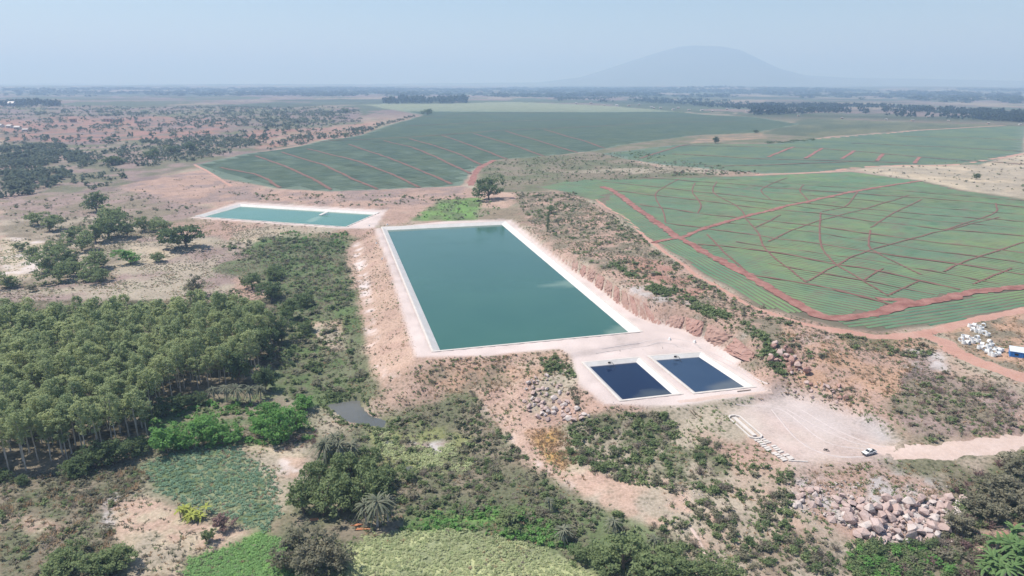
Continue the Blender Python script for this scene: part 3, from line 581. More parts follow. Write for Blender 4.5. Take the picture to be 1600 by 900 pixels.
# ------------------------------------------------------------------ plant shapes (unit height 1, base at the origin)
def leaves(cent, rad, n, size, g, squash=.75, asp=.55, up=0.0):
    cent = np.asarray(cent, float); k = len(cent) * n; c = np.repeat(cent, n, 0); r = np.repeat(np.broadcast_to(rad, len(cent)), n)
    d = g.normal(size=(k, 3)); d /= np.linalg.norm(d, axis=1)[:, None]; d *= (g.random(k) ** .45)[:, None]; d[:, 2] *= squash
    p = c + d * r[:, None]
    u = g.normal(size=(k, 3)); u /= np.linalg.norm(u, axis=1)[:, None]; nrm = g.normal(size=(k, 3)) * .7 + d * 1.8 + np.array([0, 0, up + .9]); w = np.cross(u, nrm); w /= np.linalg.norm(w, axis=1)[:, None] + 1e-9
    s = (size * (.6 + .8 * g.random(k)))[:, None]; u = u * s; w = w * s * asp
    return np.stack([p - u - w * .2, p - w, p + u, p + w], 1).reshape(-1, 3)
def quads_of(V): return np.arange(len(V)).reshape(-1, 4)
def tree_dome(g, nclump=64, n=24, size=.036, rx=.42, z0=.54, rz=.38, trunk=.28, lean=.03):
    c = []
    lob = [(g.normal() * .22, g.normal() * .22, g.normal() * .10, .62 + .3 * g.random()) for _ in range(5)]
    while len(c) < nclump:
        l = lob[g.integers(5)]; d = g.normal(size=3); d /= np.linalg.norm(d); d *= (.55 + .45 * g.random()) * l[3]
        q = np.array([l[0] * rx * 1.6 + d[0] * rx, l[1] * rx * 1.6 + d[1] * rx, z0 + l[2] + d[2] * rz])
        if q[2] > .16: c.append(q)
    c = np.array(c); crown = leaves(c, .085 + .05 * g.random(len(c)), n, size, g, .7, .6, .6)
    m = MB(); m.tube([(0, 0, -.03), (lean * .4, 0, trunk * .5), (lean, .01, trunk), (lean * 1.4, .02, .62)], [.035, .028, .022, .008], 6)
    for i in range(6):
        e = c[g.integers(len(c))]; m.tube([(lean * .8, 0, trunk * (.6 + .06 * i)), tuple((np.array([lean, 0, trunk + .05]) + e) / 2 + [0, 0, .02]), tuple(e)], [.016, .011, .004], 5)
    return m, crown
def tree_euc(g):
    c = []
    for i in range(52):
        z = .46 + .54 * g.random() ** .8; f = math.sin(min(1, (z - .42) / .60) * math.pi) ** .6 * .125 + .02; a = g.random() * 6.283; r = f * math.sqrt(g.random())
        c.append((r * math.cos(a), r * math.sin(a), min(z, .97)))
    c = np.array(c); crown = leaves(c, .032 + .022 * g.random(len(c)), 26, .0165, g, 1.0, .5, .3)
    m = MB(); b = g.normal(size=2) * .012; m.tube([(0, 0, -.02), (b[0] * .5, b[1] * .5, .35), (b[0], b[1], .7), (0, 0, .93)], [.0105, .0085, .006, .002], 6)
    for i in range(7): e = c[g.integers(len(c))]; m.tube([(b[0] * e[2], b[1] * e[2], e[2] - .09), tuple(e)], [.0035, .0015], 4)
    return m, crown
def tree_column(g):
    c = [(g.normal() * .05, g.normal() * .05, z) for z in np.linspace(.12, .92, 30)]; c = np.array(c)
    crown = leaves(c, np.interp(c[:, 2], [.1, .4, 1], [.11, .13, .05]), 34, .026, g, 1.2, .5, .2)
    m = MB(); m.tube([(0, 0, -.03), (0, 0, .5), (0, 0, .9)], [.025, .017, .004], 6); return m, crown
def frond_set(g, n, L, z, base, droop, wid):
    V = []
    for i in range(n):
        a = 6.283 * i / n + g.normal() * .2; el = 1.2 - 1.9 * g.random(); d = np.array([math.cos(a), math.sin(a), 0]); sd = np.array([-math.sin(a), math.cos(a), 0]); ln = L * (.75 + .5 * g.random())
        pts = []
        for t in np.linspace(0, 1, 6): pts.append(base + d * ln * t * math.cos(el * (1 - .3 * t)) + np.array([0, 0, 1]) * (ln * (t * math.sin(el) - droop * t * t)))
        for j in range(5):
            w0 = wid * (1.1 - .9 * abs(j / 5 - .35)); w1 = wid * (1.1 - .9 * abs((j + 1) / 5 - .35)); dn = np.array([0, 0, -.35])
            for s in (1, -1): V += [pts[j], pts[j] + (sd * s + dn) * w0, pts[j + 1] + (sd * s + dn) * w1 * .8, pts[j + 1]]
    return np.array(V)
def tree_palm(g, n=56):
    m = MB(); ln = g.normal() * .04; m.tube([(0, 0, -.03), (ln * .4, 0, .35), (ln, 0, .70)], [.032, .026, .03], 8)
    return m, frond_set(g, n, .36, .7, np.array([ln, 0, .70]), .6, .026)
def tree_banana(g):
    V = []
    ms = []
    for k in range(7):
        b = np.array([g.normal() * .2, g.normal() * .2, 0]); h = .4 + .25 * g.random(); m = MB(); ms.append(m); m.tube([tuple(b), tuple(b + [0, 0, h])], [.04, .03], 6)
        V.append(frond_set(g, 11, .34, h, b + [0, 0, h], .5, .05))
    return ms, np.concatenate(V)
def shrub_v(g, n=170, size=.10, r=.46, zr=.55):
    k = g.integers(3, 6); c = [(g.normal() * .2, g.normal() * .2, .28 + .25 * g.random()) for _ in range(k)]
    V = leaves(c, .30 + .1 * g.random(k), n // k, size, g, .85, .6, .5); V[:, 2] = np.maximum(V[:, 2], -.02); return V
def twig_v(g):
    V = []
    for i in range(60):
        a = g.random() * 6.283; el = .5 + g.random(); L = .5 + .5 * g.random(); d = np.array([math.cos(a) * math.cos(el), math.sin(a) * math.cos(el), math.sin(el)]); s = np.cross(d, g.normal(size=3)); s /= np.linalg.norm(s)
        p0 = np.array([g.normal() * .1, g.normal() * .1, 0]); V += [p0 - s * .02, p0 + s * .02, p0 + d * L + s * .012, p0 + d * L - s * .012]
    return np.concatenate([np.array(V), leaves([(0, 0, .5), (.15, 0, .45), (-.1, .15, .5)], .36, 24, .06, g)])
def tuft_v(g, n=16):
    V = []
    for i in range(n):
        a = g.random() * 6.283; el = .9 + .6 * g.random(); L = .6 + .5 * g.random(); d = np.array([math.cos(a) * math.cos(el), math.sin(a) * math.cos(el), math.sin(el)]); s = np.array([-math.sin(a), math.cos(a), 0]); p0 = np.array([g.normal() * .25, g.normal() * .25, 0])
        V += [p0 - s * .07, p0 + s * .07, p0 + d * L + s * .03, p0 + d * L - s * .03]
    return np.array(V)

def mat_v(g, n=24):
    c = [(g.normal() * .3, g.normal() * .3, .2 + .25 * g.random()) for _ in range(4)]; V = leaves(c, .32, n // 4, .20, g, .6, .45, 2.6); V[:, 2] = np.maximum(V[:, 2], .02); return V

def tree_kind(fn, name, leaf, bark, nvar, seed, **k):
    out = []
    for i in range(nvar):
        g = np.random.default_rng(seed + i); m, V = fn(g, **k)
        out.append(([q.mesh('stem', M[bark]) for q in m] if isinstance(m, list) else m.mesh('trunk', M[bark]), mesh_np('crown', V, quads_of(V), mats=(M[leaf],)), V, m))
    return out
TK = {'euc': tree_kind(tree_euc, 'euc', 'leaf_euc', 'bark', 6, 100),
      'dark': tree_kind(tree_dome, 'dark', 'leaf_dark', 'bark_dark', 4, 200, nclump=74, trunk=.18, z0=.49, rz=.43),
      'mid': tree_kind(tree_dome, 'mid', 'leaf_mid', 'bark_dark', 4, 300, nclump=74, trunk=.2, z0=.5, rz=.44),
      'bright': tree_kind(tree_dome, 'bright', 'leaf_bright', 'bark_dark', 3, 400, trunk=.2, z0=.5, rz=.42),
      'olive': tree_kind(tree_dome, 'olive', 'leaf_olive', 'bark_dark', 3, 500),
      'column': tree_kind(tree_column, 'column', 'leaf_dark', 'bark_dark', 2, 600),
      'palm': tree_kind(tree_palm, 'palm', 'leaf_palm', 'bark', 4, 700),
      'banana': tree_kind(tree_banana, 'banana', 'leaf_banana', 'bark', 2, 800),
      'yellow': tree_kind(tree_banana, 'yellow', 'leaf_yellow', 'bark', 2, 850),
      'maroon': tree_kind(tree_dome, 'maroon', 'leaf_maroon', 'bark_dark', 1, 900, trunk=.15, z0=.5, rz=.4)}
cnt = {}
def tree_at(x, y, h, w, kind, name, label, group=None, z=None, cat='tree'):
    i = cnt[kind] = cnt.get(kind, -1) + 1; v = TK[kind][i % len(TK[kind])]; z = float(H(np.array([x]), np.array([y]))[0]) if z is None else z
    e = empty(name, (x, y, z - .15), rng.random() * 6.283, (w, w, h)); tag(e, label, cat, group)
    if isinstance(v[0], list):
        for q in v[0]: add('stem', q, e)
    else: add('trunk', v[0], e)
    add('crown', v[1], e); return e
def joined(name, placements, mat, label, cat):
    """placements: (V, x, y, z, sx, sz, rot) -> one stuff mesh"""
    out = []; rn = []
    for V, x, y, z, sx, sz, a in placements:
        c, s = math.cos(a), math.sin(a); out.append(np.stack([(V[:, 0] * c - V[:, 1] * s) * sx + x, (V[:, 0] * s + V[:, 1] * c) * sx + y, V[:, 2] * sz + z], 1)); rn.append(np.full(len(V), rng.random()))
    V = np.concatenate(out); me = mesh_np(name, V, quads_of(V), mats=(mat,)); me.attributes.new('rnd', 'FLOAT', 'POINT').data.foreach_set('value', np.concatenate(rn).astype(np.float32))
    return tag(add(name, me), label, cat, kind='stuff')
def sample(P, n, clump=None, seed=1, minsp=0):
    """n points inside polygon P, gathered into clumps of that size"""
    lo, hi = P.min(0), P.max(0); out = np.zeros((0, 2)); tries = 0
    while len(out) < n and tries < 60:
        q = lo + rng.random((n * 3, 2)) * (hi - lo); q = q[poly_sd(q[:, 0], q[:, 1], P) < 0]
        if clump: q = q[fbm(q[:, 0], q[:, 1], clump, seed, 2) + rng.random(len(q)) * .6 > .25]
        out = np.vstack([out, q]); tries += 1
    return out[:n]

# ------------------------------------------------------------------ eucalyptus plantation
EP = S([(-70,528),(120,522),(230,520),(330,505),(400,508),(430,540),(395,590),(330,612),(255,628),(238,680),(205,708),(120,726),(0,742),(-70,748)])[:, :2]
lo, hi = EP.min(0), EP.max(0); pts = []
for gy in np.arange(lo[1], hi[1], 5.8):
    for gx in np.arange(lo[0], hi[0], 5.8): pts.append((gx + rng.normal() * 1.2, gy + rng.normal() * 1.2))
pts = np.array(pts); pts = pts[poly_sd(pts[:, 0], pts[:, 1], EP) < 0]; zz = H(pts[:, 0], pts[:, 1])
edge = -poly_sd(pts[:, 0], pts[:, 1], EP); score = np.hypot(pts[:, 0], pts[:, 1]) - 60 * (edge < 6); order = np.argsort(score); rest = []
pxx = 800 + F * pts[:, 0] / depth_of(pts[:, 0], pts[:, 1], zz + 15); vis = pxx > -40
n_ind = 0
def thin(V, f, sc):
    q = V.reshape(-1, 4, 3); q = q[np.random.default_rng(3).permutation(len(q))[:int(len(q) * f)]]; c = q.mean(1, keepdims=True); return (c + (q - c) * sc).reshape(-1, 3)
EV = [thin(t[2], .45, 1.45) for t in TK['euc']]
for j in order:
    h = 14 + 9 * rng.random() + 1.5 * fbm(pts[j:j + 1, 0], pts[j:j + 1, 1], 30, 8, 2)[0]
    if not vis[j]: h *= 1.0
    w = 20 * (.95 + .45 * rng.random())
    if n_ind < 300 and vis[j]:
        tree_at(pts[j, 0], pts[j, 1], h, w, 'euc', 'eucalyptus_tree', 'tall slender eucalyptus with pale trunk in the dense plantation on the left', 'trees of the eucalyptus plantation', zz[j]); n_ind += 1
    else: rest.append((EV[rng.integers(6)], pts[j, 0], pts[j, 1], zz[j], w, h, rng.random() * 6.28))
if rest: joined('eucalyptus_wood', rest, M['leaf_euc'], 'rear rows of the eucalyptus plantation reading as one canopy', 'trees')

# ------------------------------------------------------------------ single trees, placed by base point and size in the photograph
def tree_px(px, py, wpx, hpx, kind, name, label, group=None, cat='tree'):
    q = S([(px, py)])[0]; dpt = depth_of(*q); return tree_at(q[0], q[1], hpx * dpt / F * 1.04, wpx * dpt / F * 1.05, kind, name, label, group, q[2], cat)
ONE = [(152,331,42,34,'dark','dark_tree','round dark tree alone on the pink slope left of the smaller reservoir'),
 (292,386,62,46,'dark','dark_tree','broad dark tree on the near side of the smaller reservoir'),(204,413,40,26,'bright','leafy_tree','low bright-crowned tree at the edge of the tan meadow'),(245,409,26,17,'mid','leafy_tree','small round tree just right of the bright-crowned one on the meadow'),
 (310,464,32,36,'olive','lone_tree','lone tree on the tan meadow above the plantation'),(764,312,44,40,'dark','dark_tree','bushy dark tree behind the large reservoir beside the red road'),(856,362,16,30,'column','slim_tree','slim dark tree on the scrub slope right of the large reservoir'),
 (862,333,16,14,'mid','small_tree','small round tree up the slope behind the slim dark tree'),(16,448,38,26,'mid','leafy_tree','roundish tree at the left edge beside pale ground'),(52,455,18,12,'olive','small_tree','small dry bush-like tree on the meadow near the left edge'),
 (322,846,24,26,'mid','small_tree','small tree with its shadow on the bare plot at lower left'),(350,826,34,30,'maroon','bare_bush','purple-brown leafless bush beside the small crop patch'),(291,806,30,24,'yellow','banana_clump','yellow-green banana clump on the bare plot'),(306,812,28,20,'yellow','banana_clump','second yellow-green banana clump, right of the first and lower'),
 (70,690,1,1,'olive','',''),]
for t in ONE:
    if t[6]: tree_px(*t, cat='plant' if t[4] in ('yellow', 'maroon') else 'tree')
ORD = 'first second third fourth fifth sixth seventh eighth ninth tenth eleventh twelfth thirteenth fourteenth fifteenth sixteenth seventeenth eighteenth nineteenth twentieth twenty-first twenty-second'.split()
GT = [('dark', 'broadleaf_tree', 'dark broadleaf tree crowding the right edge of the plantation', 'broadleaf trees beside the plantation', [(372,598,48,60),(402,560,54,64),(440,535,44,50),(415,610,40,46),(392,512,46,52),(452,500,40,38),(425,470,46,36),(395,452,36,30),(362,486,34,34),(470,478,34,26),(430,435,34,22),(478,520,32,22)]),
 ('bright', 'leafy_tree', 'bright green leafy tree below the plantation edge', 'bright trees below the plantation', [(262,706,52,46),(296,700,54,50),(332,694,50,44),(362,690,48,34),(318,668,46,28),(410,676,46,40),(440,690,52,56),(462,672,46,44),(425,655,46,34),(480,640,40,26)]),
 ('mid', 'leafy_tree', 'grey-green tree of the thicket left of the marsh', 'thicket trees left of the marsh', [(475,802,56,64),(505,806,60,72),(535,800,56,70),(565,798,54,66),(590,780,50,60),(500,775,56,66),(545,765,56,70),(575,748,48,54),(610,760,44,40),(520,735,46,44)]),
 ('palm', 'palm_tree', 'ragged palm standing among the thicket left of the marsh', 'palms of the thicket', [(512,742,56,74),(532,738,52,66),(552,734,44,58),(590,822,64,62),(572,820,48,50),(606,815,44,50),(526,720,40,56)]),
 ('palm', 'palm_tree', 'short palm at the foot of the plantation edge', 'palms by the plantation edge', [(355,628,36,34),(372,630,38,36),(392,630,36,34),(408,624,30,28),(435,522,26,26),(448,516,22,22),(335,625,28,26)]),
 ('palm', 'palm_tree', 'ragged palm in the green belt at the bottom centre', 'palms at the bottom centre', [(858,800,28,28),(880,848,44,34),(958,836,40,34),(1022,862,36,34),(800,820,24,26)]),
 ('mid', 'leafy_tree', 'round green tree in the belt at the bottom centre', 'trees at the bottom centre', [(975,888,80,56),(1010,905,70,54),(940,890,56,40),(1045,895,56,40),(1075,905,60,44),(900,870,44,30),(790,818,44,28),(1115,905,50,40),(1150,908,50,36)]),
 ('olive', 'dry_tree', 'dry brownish tree at the edge of the pale green reed field', 'dry trees by the reed field', [(470,874,62,56),(500,882,64,58),(490,902,60,48),(525,890,50,44),(448,890,44,36)]),
 ('banana', 'banana_clump', 'bright banana clump in the lower right corner', 'bananas in the lower right corner', [(1545,896,56,50),(1575,880,60,56),(1598,868,56,60),(1560,905,50,44),(1605,895,56,60)]),
 ('mid', 'grey_tree', 'loose grey-green tree of the grove left of the tan meadow', 'grove left of the meadow', [(60,352,34,24),(78,362,36,28),(110,378,34,26),(128,392,40,34),(150,380,42,40),(170,372,46,46),(186,352,44,36),(150,420,44,34),(120,430,36,30),(92,440,40,34),(75,424,42,34),(106,415,40,36),(134,440,36,28),(152,440,34,24),(200,372,30,34),(225,362,24,28),(240,360,26,22),(258,362,34,24),(50,402,26,20),(85,404,36,30),(36,392,20,16)]),
 ('dark', 'understorey_tree', 'low dark tree at the foot of the plantation front', 'understorey along the plantation front', [(2,752,30,18),(36,756,26,16),(112,742,36,26),(128,738,44,32),(150,730,46,42),(178,726,50,44),(200,718,44,38),(215,704,34,26),(258,650,40,30),(285,640,36,28),(305,632,30,24)]),
 ('olive', 'brown_bush_tree', 'brownish bushy tree at the right edge above the lower corner', 'bushy trees at the right edge', [(1545,775,62,46),(1575,790,60,46),(1520,800,50,34),(1590,740,50,30),(1555,815,56,36),(1598,812,44,40),(1500,830,50,34)]),
 ('mid', 'bottom_left_tree', 'dark bushy tree in the lower left corner', 'bushy trees in the lower left corner', [(150,892,60,44),(185,885,56,40),(110,880,50,36),(95,905,60,40),(165,908,60,40)])]
for kind, name, label, group, L in GT:
    for i, (px, py, w, h) in enumerate(sorted(L)): tree_px(px, py, w, h, kind, name, label + ', ' + ORD[i] + ' from the left', group, 'plant' if kind == 'banana' else 'tree')
FAR1 = [(668,180,18,11,'dark','far_tree','round dark tree on the skyline side of the wide field'),(540,178,13,10,'dark','far_tree','dark tree on the pale strip left of the wide field'),(1118,224,12,12,'dark','far_tree','dark tree in the pink strip between the fields'),(1180,208,8,7,'dark','far_tree','tiny dark tree at the far right end of the pink strip'),
 (240,248,26,18,'dark','far_tree','dark tree beside the stream line at far left, left of its twin'),(268,240,22,14,'dark','far_tree','dark tree beside the stream line at far left, right of its twin'),(300,238,24,18,'dark','far_tree','tallest dark tree at the far end of the stream line'),(176,258,28,18,'dark','far_tree','rounded tree with pale ground around it at far left'),
 (1525,280,12,11,'dark','far_tree','dark bush-tree on the tan hill at the right'),(540,216,10,9,'dark','far_tree','dark tree at the pink corner of the wide field')]
for t in FAR1: tree_px(*t)

# ------------------------------------------------------------------ shrubs and scrub
SV = {}
for mname, fn, ks in (('leaf_dark', shrub_v, 3), ('leaf_mid', shrub_v, 3), ('leaf_olive', shrub_v, 3), ('leaf_grey', twig_v, 3), ('leaf_bright', shrub_v, 2), ('leaf_rust', tuft_v, 3), ('reed', mat_v, 4), ('crop_bright', mat_v, 4), ('crop', mat_v, 4), ('leaf_maroon', twig_v, 2)):
    SV[mname] = []
    for i in range(ks):
        V = fn(np.random.default_rng(40 + i + len(mname) * 7)); V2 = V if len(V) < 300 else shrub_v(np.random.default_rng(70 + i), 44, .165) if fn is shrub_v else V[::1].reshape(-1, 4, 3)[np.random.default_rng(i).permutation(len(V) // 4)[:44]].reshape(-1, 3)
        SV[mname].append((V2, mesh_np('shrub', V, quads_of(V), mats=(M[mname],))))
D, MI, O, G, B, RU, MA = 'leaf_dark', 'leaf_mid', 'leaf_olive', 'leaf_grey', 'leaf_bright', 'leaf_rust', 'leaf_maroon'
SCRUB = [([(345,385),(430,368),(535,378),(552,430),(548,500),(562,560),(590,612),(500,640),(420,620),(400,560),(430,470),(380,420)], 620, [MI,D,O,O,G], 1.4, 4.2, 12, 'scrub between plantation and embankment'),
 ([(480,770),(500,690),(600,665),(640,640),(740,615),(800,690),(870,770),(960,800),(1060,870),(1000,890),(800,810),(640,805),(600,760)], 800, [MI,O,O,G,D], 1.1, 3.2, 9, 'scrub around the marsh'),
 ([(890,668),(960,648),(1040,645),(1130,700),(1155,775),(1050,770),(960,752),(890,722)], 380, [D,MI,MI,O,G], 1.4, 3.6, 8, 'dark scrub below the small ponds'),
 ([(1050,785),(1230,765),(1240,835),(1330,860),(1400,900),(1080,905),(1000,835)], 260, [MI,O,D,G], 1.2, 3.2, 8, 'bushes on the slope left of the big boulders'),
 ([(1480,765),(1605,705),(1605,905),(1380,905),(1390,855),(1500,830)], 240, [MI,O,G,MA,D], 1.6, 4.0, 8, 'bushes right of the big boulders'),
 ([(1320,845),(1480,850),(1500,905),(1330,905)], 120, [MI,B,D], 1.8, 3.6, 7, 'green bushes under the big boulders'),
 ([(545,400),(588,372),(618,430),(640,545),(610,600),(585,560),(570,480)], 190, [G,O,G,RU], .5, 1.5, 7, 'low bushes on the embankment'),
 ([(650,566),(880,550),(895,570),(830,605),(760,615),(640,620)], 330, [O,RU,G,MI], .6, 1.8, 7, 'low bushes on the bank below the large reservoir'),
 ([(840,555),(885,560),(900,590),(850,580)], 45, [D,MI], 1.6, 3.0, 6, 'green bushes beside the boulder heap'),
 ([(880,590),(900,590),(940,636),(905,645)], 50, [O,G], 1.0, 2.2, 5, 'bushes between boulder heap and dark pond'),
 ([(800,302),(900,302),(1000,375),(1100,442),(1255,508),(1295,560),(1200,575),(1060,490),(960,430),(890,395),(830,350)], 1150, [MI,O,G,O,D,MI], 1.0, 3.4, 12, 'scrub slope between large reservoir and plantation field'),
 ([(955,412),(1010,438),(1100,473),(1180,512),(1225,560),(1225,595),(1195,570),(1160,525),(1090,488),(1000,450)], 330, [MI,D,MI], 1.6, 3.4, 9, 'hedge-like green band above the rock cutting'),
 ([(925,316),(980,350),(1060,412),(1165,478),(1270,510),(1260,516),(1150,486),(1040,412),(960,350)], 190, [D,MI,O], 1.2, 2.8, 8, 'bushes along the pale field-edge road'),
 ([(1210,520),(1320,520),(1430,545),(1440,612),(1330,632),(1230,605)], 420, [RU,O,RU,G,MI], .7, 2.0, 9, 'rusty tufts on the red hill'),
 ([(1300,516),(1430,528),(1465,552),(1420,562),(1330,545)], 120, [O,MI], 1.2, 2.6, 8, 'olive bushes below the south field edge'),
 ([(1400,600),(1470,580),(1605,620),(1605,675),(1450,690),(1390,645)], 380, [G,G,O,MA,MI], .9, 2.8, 7, 'dry grey bushes above the dirt road at the right'),
 ([(1460,515),(1600,490),(1600,590),(1540,565),(1490,540)], 120, [RU,G,O], .7, 1.8, 8, 'dry tufts around the pipe yard'),
 ([(1230,730),(1480,725),(1510,765),(1400,795),(1230,775)], 230, [G,O,RU,MI], .5, 1.4, 6, 'low tufts between yard and big boulders'),
 ([(1150,725),(1240,735),(1240,780),(1150,780)], 40, [D,MI,O], 1.2, 2.6, 6, 'round bushes left of the big boulders'),
 ([(0,750),(210,730),(235,745),(175,795),(180,880),(205,905),(0,905)], 520, [O,O,MI,G,RU], .9, 2.4, 8, 'olive scrub in the lower left corner'),
 ([(440,362),(540,362),(560,376),(530,395),(430,392)], 130, [MI,D,B], 1.6, 3.6, 8, 'green scrub below the smaller reservoir'),
 ([(320,340),(540,358),(570,372),(330,350)], 110, [O,G,D], .9, 2.0, 7, 'bushes on the bank of the smaller reservoir'),
 ([(330,300),(500,304),(730,302),(725,318),(560,325),(400,312)], 150, [D,O,MI], 1.5, 3.6, 14, 'bushes behind the smaller reservoir'),
 ([(640,340),(690,314),(760,312),(790,330),(740,345)], 120, [MI,B,O], 1.4, 2.8, 8, 'green patch behind the large reservoir'),
 ([(760,252),(1000,236),(1180,271),(860,286),(760,292)], 700, [O,D,G,MI], 1.6, 3.6, 20, 'bushes in the dry strip between the fields'),
 ([(1050,268),(1180,266),(1185,272),(1050,275)], 70, [D,MA], 2.5, 4.0, 10, 'dark hedge at the head of the right-hand field'),
 ([(1195,222),(1275,217),(1275,220),(1195,225)], 50, [D], 3.0, 5.0, 10, 'dark hedge beyond the pink strip'),
 ([(1340,266),(1600,240),(1600,306),(1430,282)], 90, [O,D,G], 1.5, 4.0, 16, 'bushes on the tan hill at the right'),
 ([(730,262),(770,252),(800,290),(755,298)], 40, [D,O], 1.5, 3.0, 8, 'bushes by the red road behind the large reservoir'),
 ([(0,315),(190,296),(330,328),(250,345),(0,345)], 130, [O,G,D], 1.8, 4.2, 20, 'bushes on the pink slope at the left'),
 ([(200,300),(330,265),(430,300),(370,312),(260,330)], 90, [O,G,D], 1.0, 2.6, 15, 'bushes on the terraces left of the smaller reservoir'),
 ([(0,440),(180,440),(120,470),(0,478)], 30, [O,G], 1.2, 2.6, 8, 'bushes on the tan meadow'),
 ([(230,640),(330,630),(470,640),(500,690),(350,700),(240,706)], 160, [B,MI,B], 1.8, 3.6, 7, 'bright bushes below the plantation'),
 ([(620,830),(660,806),(790,790),(860,815),(900,860),(830,850),(700,825)], 200, [B,B,MI], 1.4, 2.6, 7, 'bright green bushes along the reed field'),
 ([(20,345),(200,333),(270,360),(200,385),(175,440),(60,446),(40,400)], 260, [G,O,MI,O], 1.5, 4.2, 10, 'undergrowth of the grove left of the meadow'),
 ([(400,380),(540,380),(552,440),(548,520),(575,590),(520,630),(440,610),(430,520),(450,450)], 260, [MI,MI,D,O], 2.2, 4.6, 10, 'tall bushes between plantation and embankment'),
 ([(-60,908),(1660,908),(1660,985),(-60,985)], 420, [MI,O,D,O], 1.2, 3.4, 10, 'bushes below the picture edge'),
 ([(440,690),(500,670),(490,700),(450,705)], 26, [MA,G], 1.6, 3.0, 5, 'reddish bush heap by the straw plot')]
items = []
for zi, (px, n, kinds, s0, s1, cl, gname) in enumerate(SCRUB):
    P = S(px)[:, :2]; q = np.vstack([sample(P, n, cl, 100 + zi), sample(P, int(n * .9), None)]); big = np.arange(len(q)) < n
    keep = np.ones(len(q), bool)
    for PP, z, f, c in PADS[-4:] + [(plane(pp, zz), 0, 0, 0) for pp, zz in POND_PX]: keep &= poly_sd(q[:, 0], q[:, 1], PP) > .8
    for L, wd in TRACKS[:15]:
        keep &= line_d(q[:, 0], q[:, 1], L) > wd * .5 + .6
    q = q[keep]; big = big[keep]; z = H(q[:, 0], q[:, 1])
    for (x, y), zz, bg_ in zip(q, z, big):
        s = (s0 + (s1 - s0) * rng.random() ** 1.8) * (1 if bg_ else .55); k = kinds[rng.integers(len(kinds))]; items.append((s / depth_of(x, y, zz), x, y, zz, s, k, gname))
items.sort(key=lambda t: -t[0])
KN = {D: 'dark green', MI: 'green', O: 'olive', G: 'dry grey-brown', B: 'bright green', RU: 'rusty', MA: 'purple-brown'}
stuff = {}
nsh = 0
for a, x, y, z, s, k, gname in items:
    pxv = 800 + F * x / depth_of(x, y, z); inview = -10 < pxv < 1610 and 450 - F * (sp * y + cp * (z - CAM_H)) / depth_of(x, y, z) < 905
    V, me = SV[k][rng.integers(len(SV[k]))]
    if nsh < 300 and inview:
        o = add('shrub', me, None, (x, y, z - .05), (0, 0, rng.random() * 6.28), (s * 1.15, s * 1.15, s * (.7 + .3 * rng.random()))); nsh += 1
        tag(o, KN[k] + ' bush among the ' + gname, 'shrub', gname)
    else: stuff.setdefault(k, []).append((V if s > 1.1 or len(V) < 100 else V[:88], x, y, z - .05, s * 1.15, s * (.7 + .3 * rng.random()), rng.random() * 6.28))
for k, L in stuff.items(): joined('scrub', L, M[k], KN[k] + ' scrub spread over the slopes around the reservoirs', 'scrub')

# ------------------------------------------------------------------ grass, reeds and crops too many to count
def carpet(name, px, n, mk, s0, s1, label, cat, clump=None):
    q = sample(S(px)[:, :2], n, clump, 300) + rng.normal(size=(n, 2)) * 1.1; z = H(q[:, 0], q[:, 1])
    return joined(name, [(SV[mk][rng.integers(len(SV[mk]))][0], x, y, zz, 1.3 * (s0 + (s1 - s0) * rng.random()), s0 + (s1 - s0) * rng.random(), rng.random() * 6.28) for (x, y), zz in zip(q, z)], M[mk], label, cat)
carpet('reed_field', [(540,860),(580,838),(700,824),(830,852),(900,882),(950,908),(530,908)], 1700, 'reed', .5, 1.1, 'pale green reed field at the bottom centre', 'reeds')
carpet('crop_patch', [(225,724),(300,702),(370,697),(430,742),(440,800),(410,833),(330,800),(248,770)], 1300, 'crop', .6, 1.2, 'blue-green leafy crop patch at lower left', 'crop')
carpet('bright_crop', [(300,872),(350,857),(410,832),(450,850),(468,906),(285,906)], 1300, 'crop_bright', .5, .9, 'bright green crop patch at the bottom left', 'crop')
carpet('marsh_reeds', [(588,668),(650,700),(740,692),(730,730),(660,745),(640,720),(600,712)], 500, 'reed', .8, 1.6, 'marsh reeds around the small pools', 'reeds', 6)
pq = []
for pp, zz in POND_PX:
    Q = plane(pp, zz); c_ = Q.mean(0); q = sample(c_ + (Q - c_) * 1.45, 260 if len(pp) > 5 else 70, None); pq.append(q[poly_sd(q[:, 0], q[:, 1], Q) > .2])
pq = np.vstack(pq); joined('bank_reeds', [(SV['leaf_mid'][rng.integers(3)][0], x, y, float(H(np.array([x]), np.array([y]))[0]), 1.0 + 1.2 * rng.random(), .8 + 1.0 * rng.random(), rng.random() * 6.28) for x, y in pq], M['leaf_mid'], 'green bank plants around the murky pools', 'plants')
carpet('dry_grass', [(825,672),(880,668),(905,715),(880,735),(840,700)], 300, 'leaf_rust', .5, 1.0, 'orange dry grass patch left of the dark scrub', 'grass')

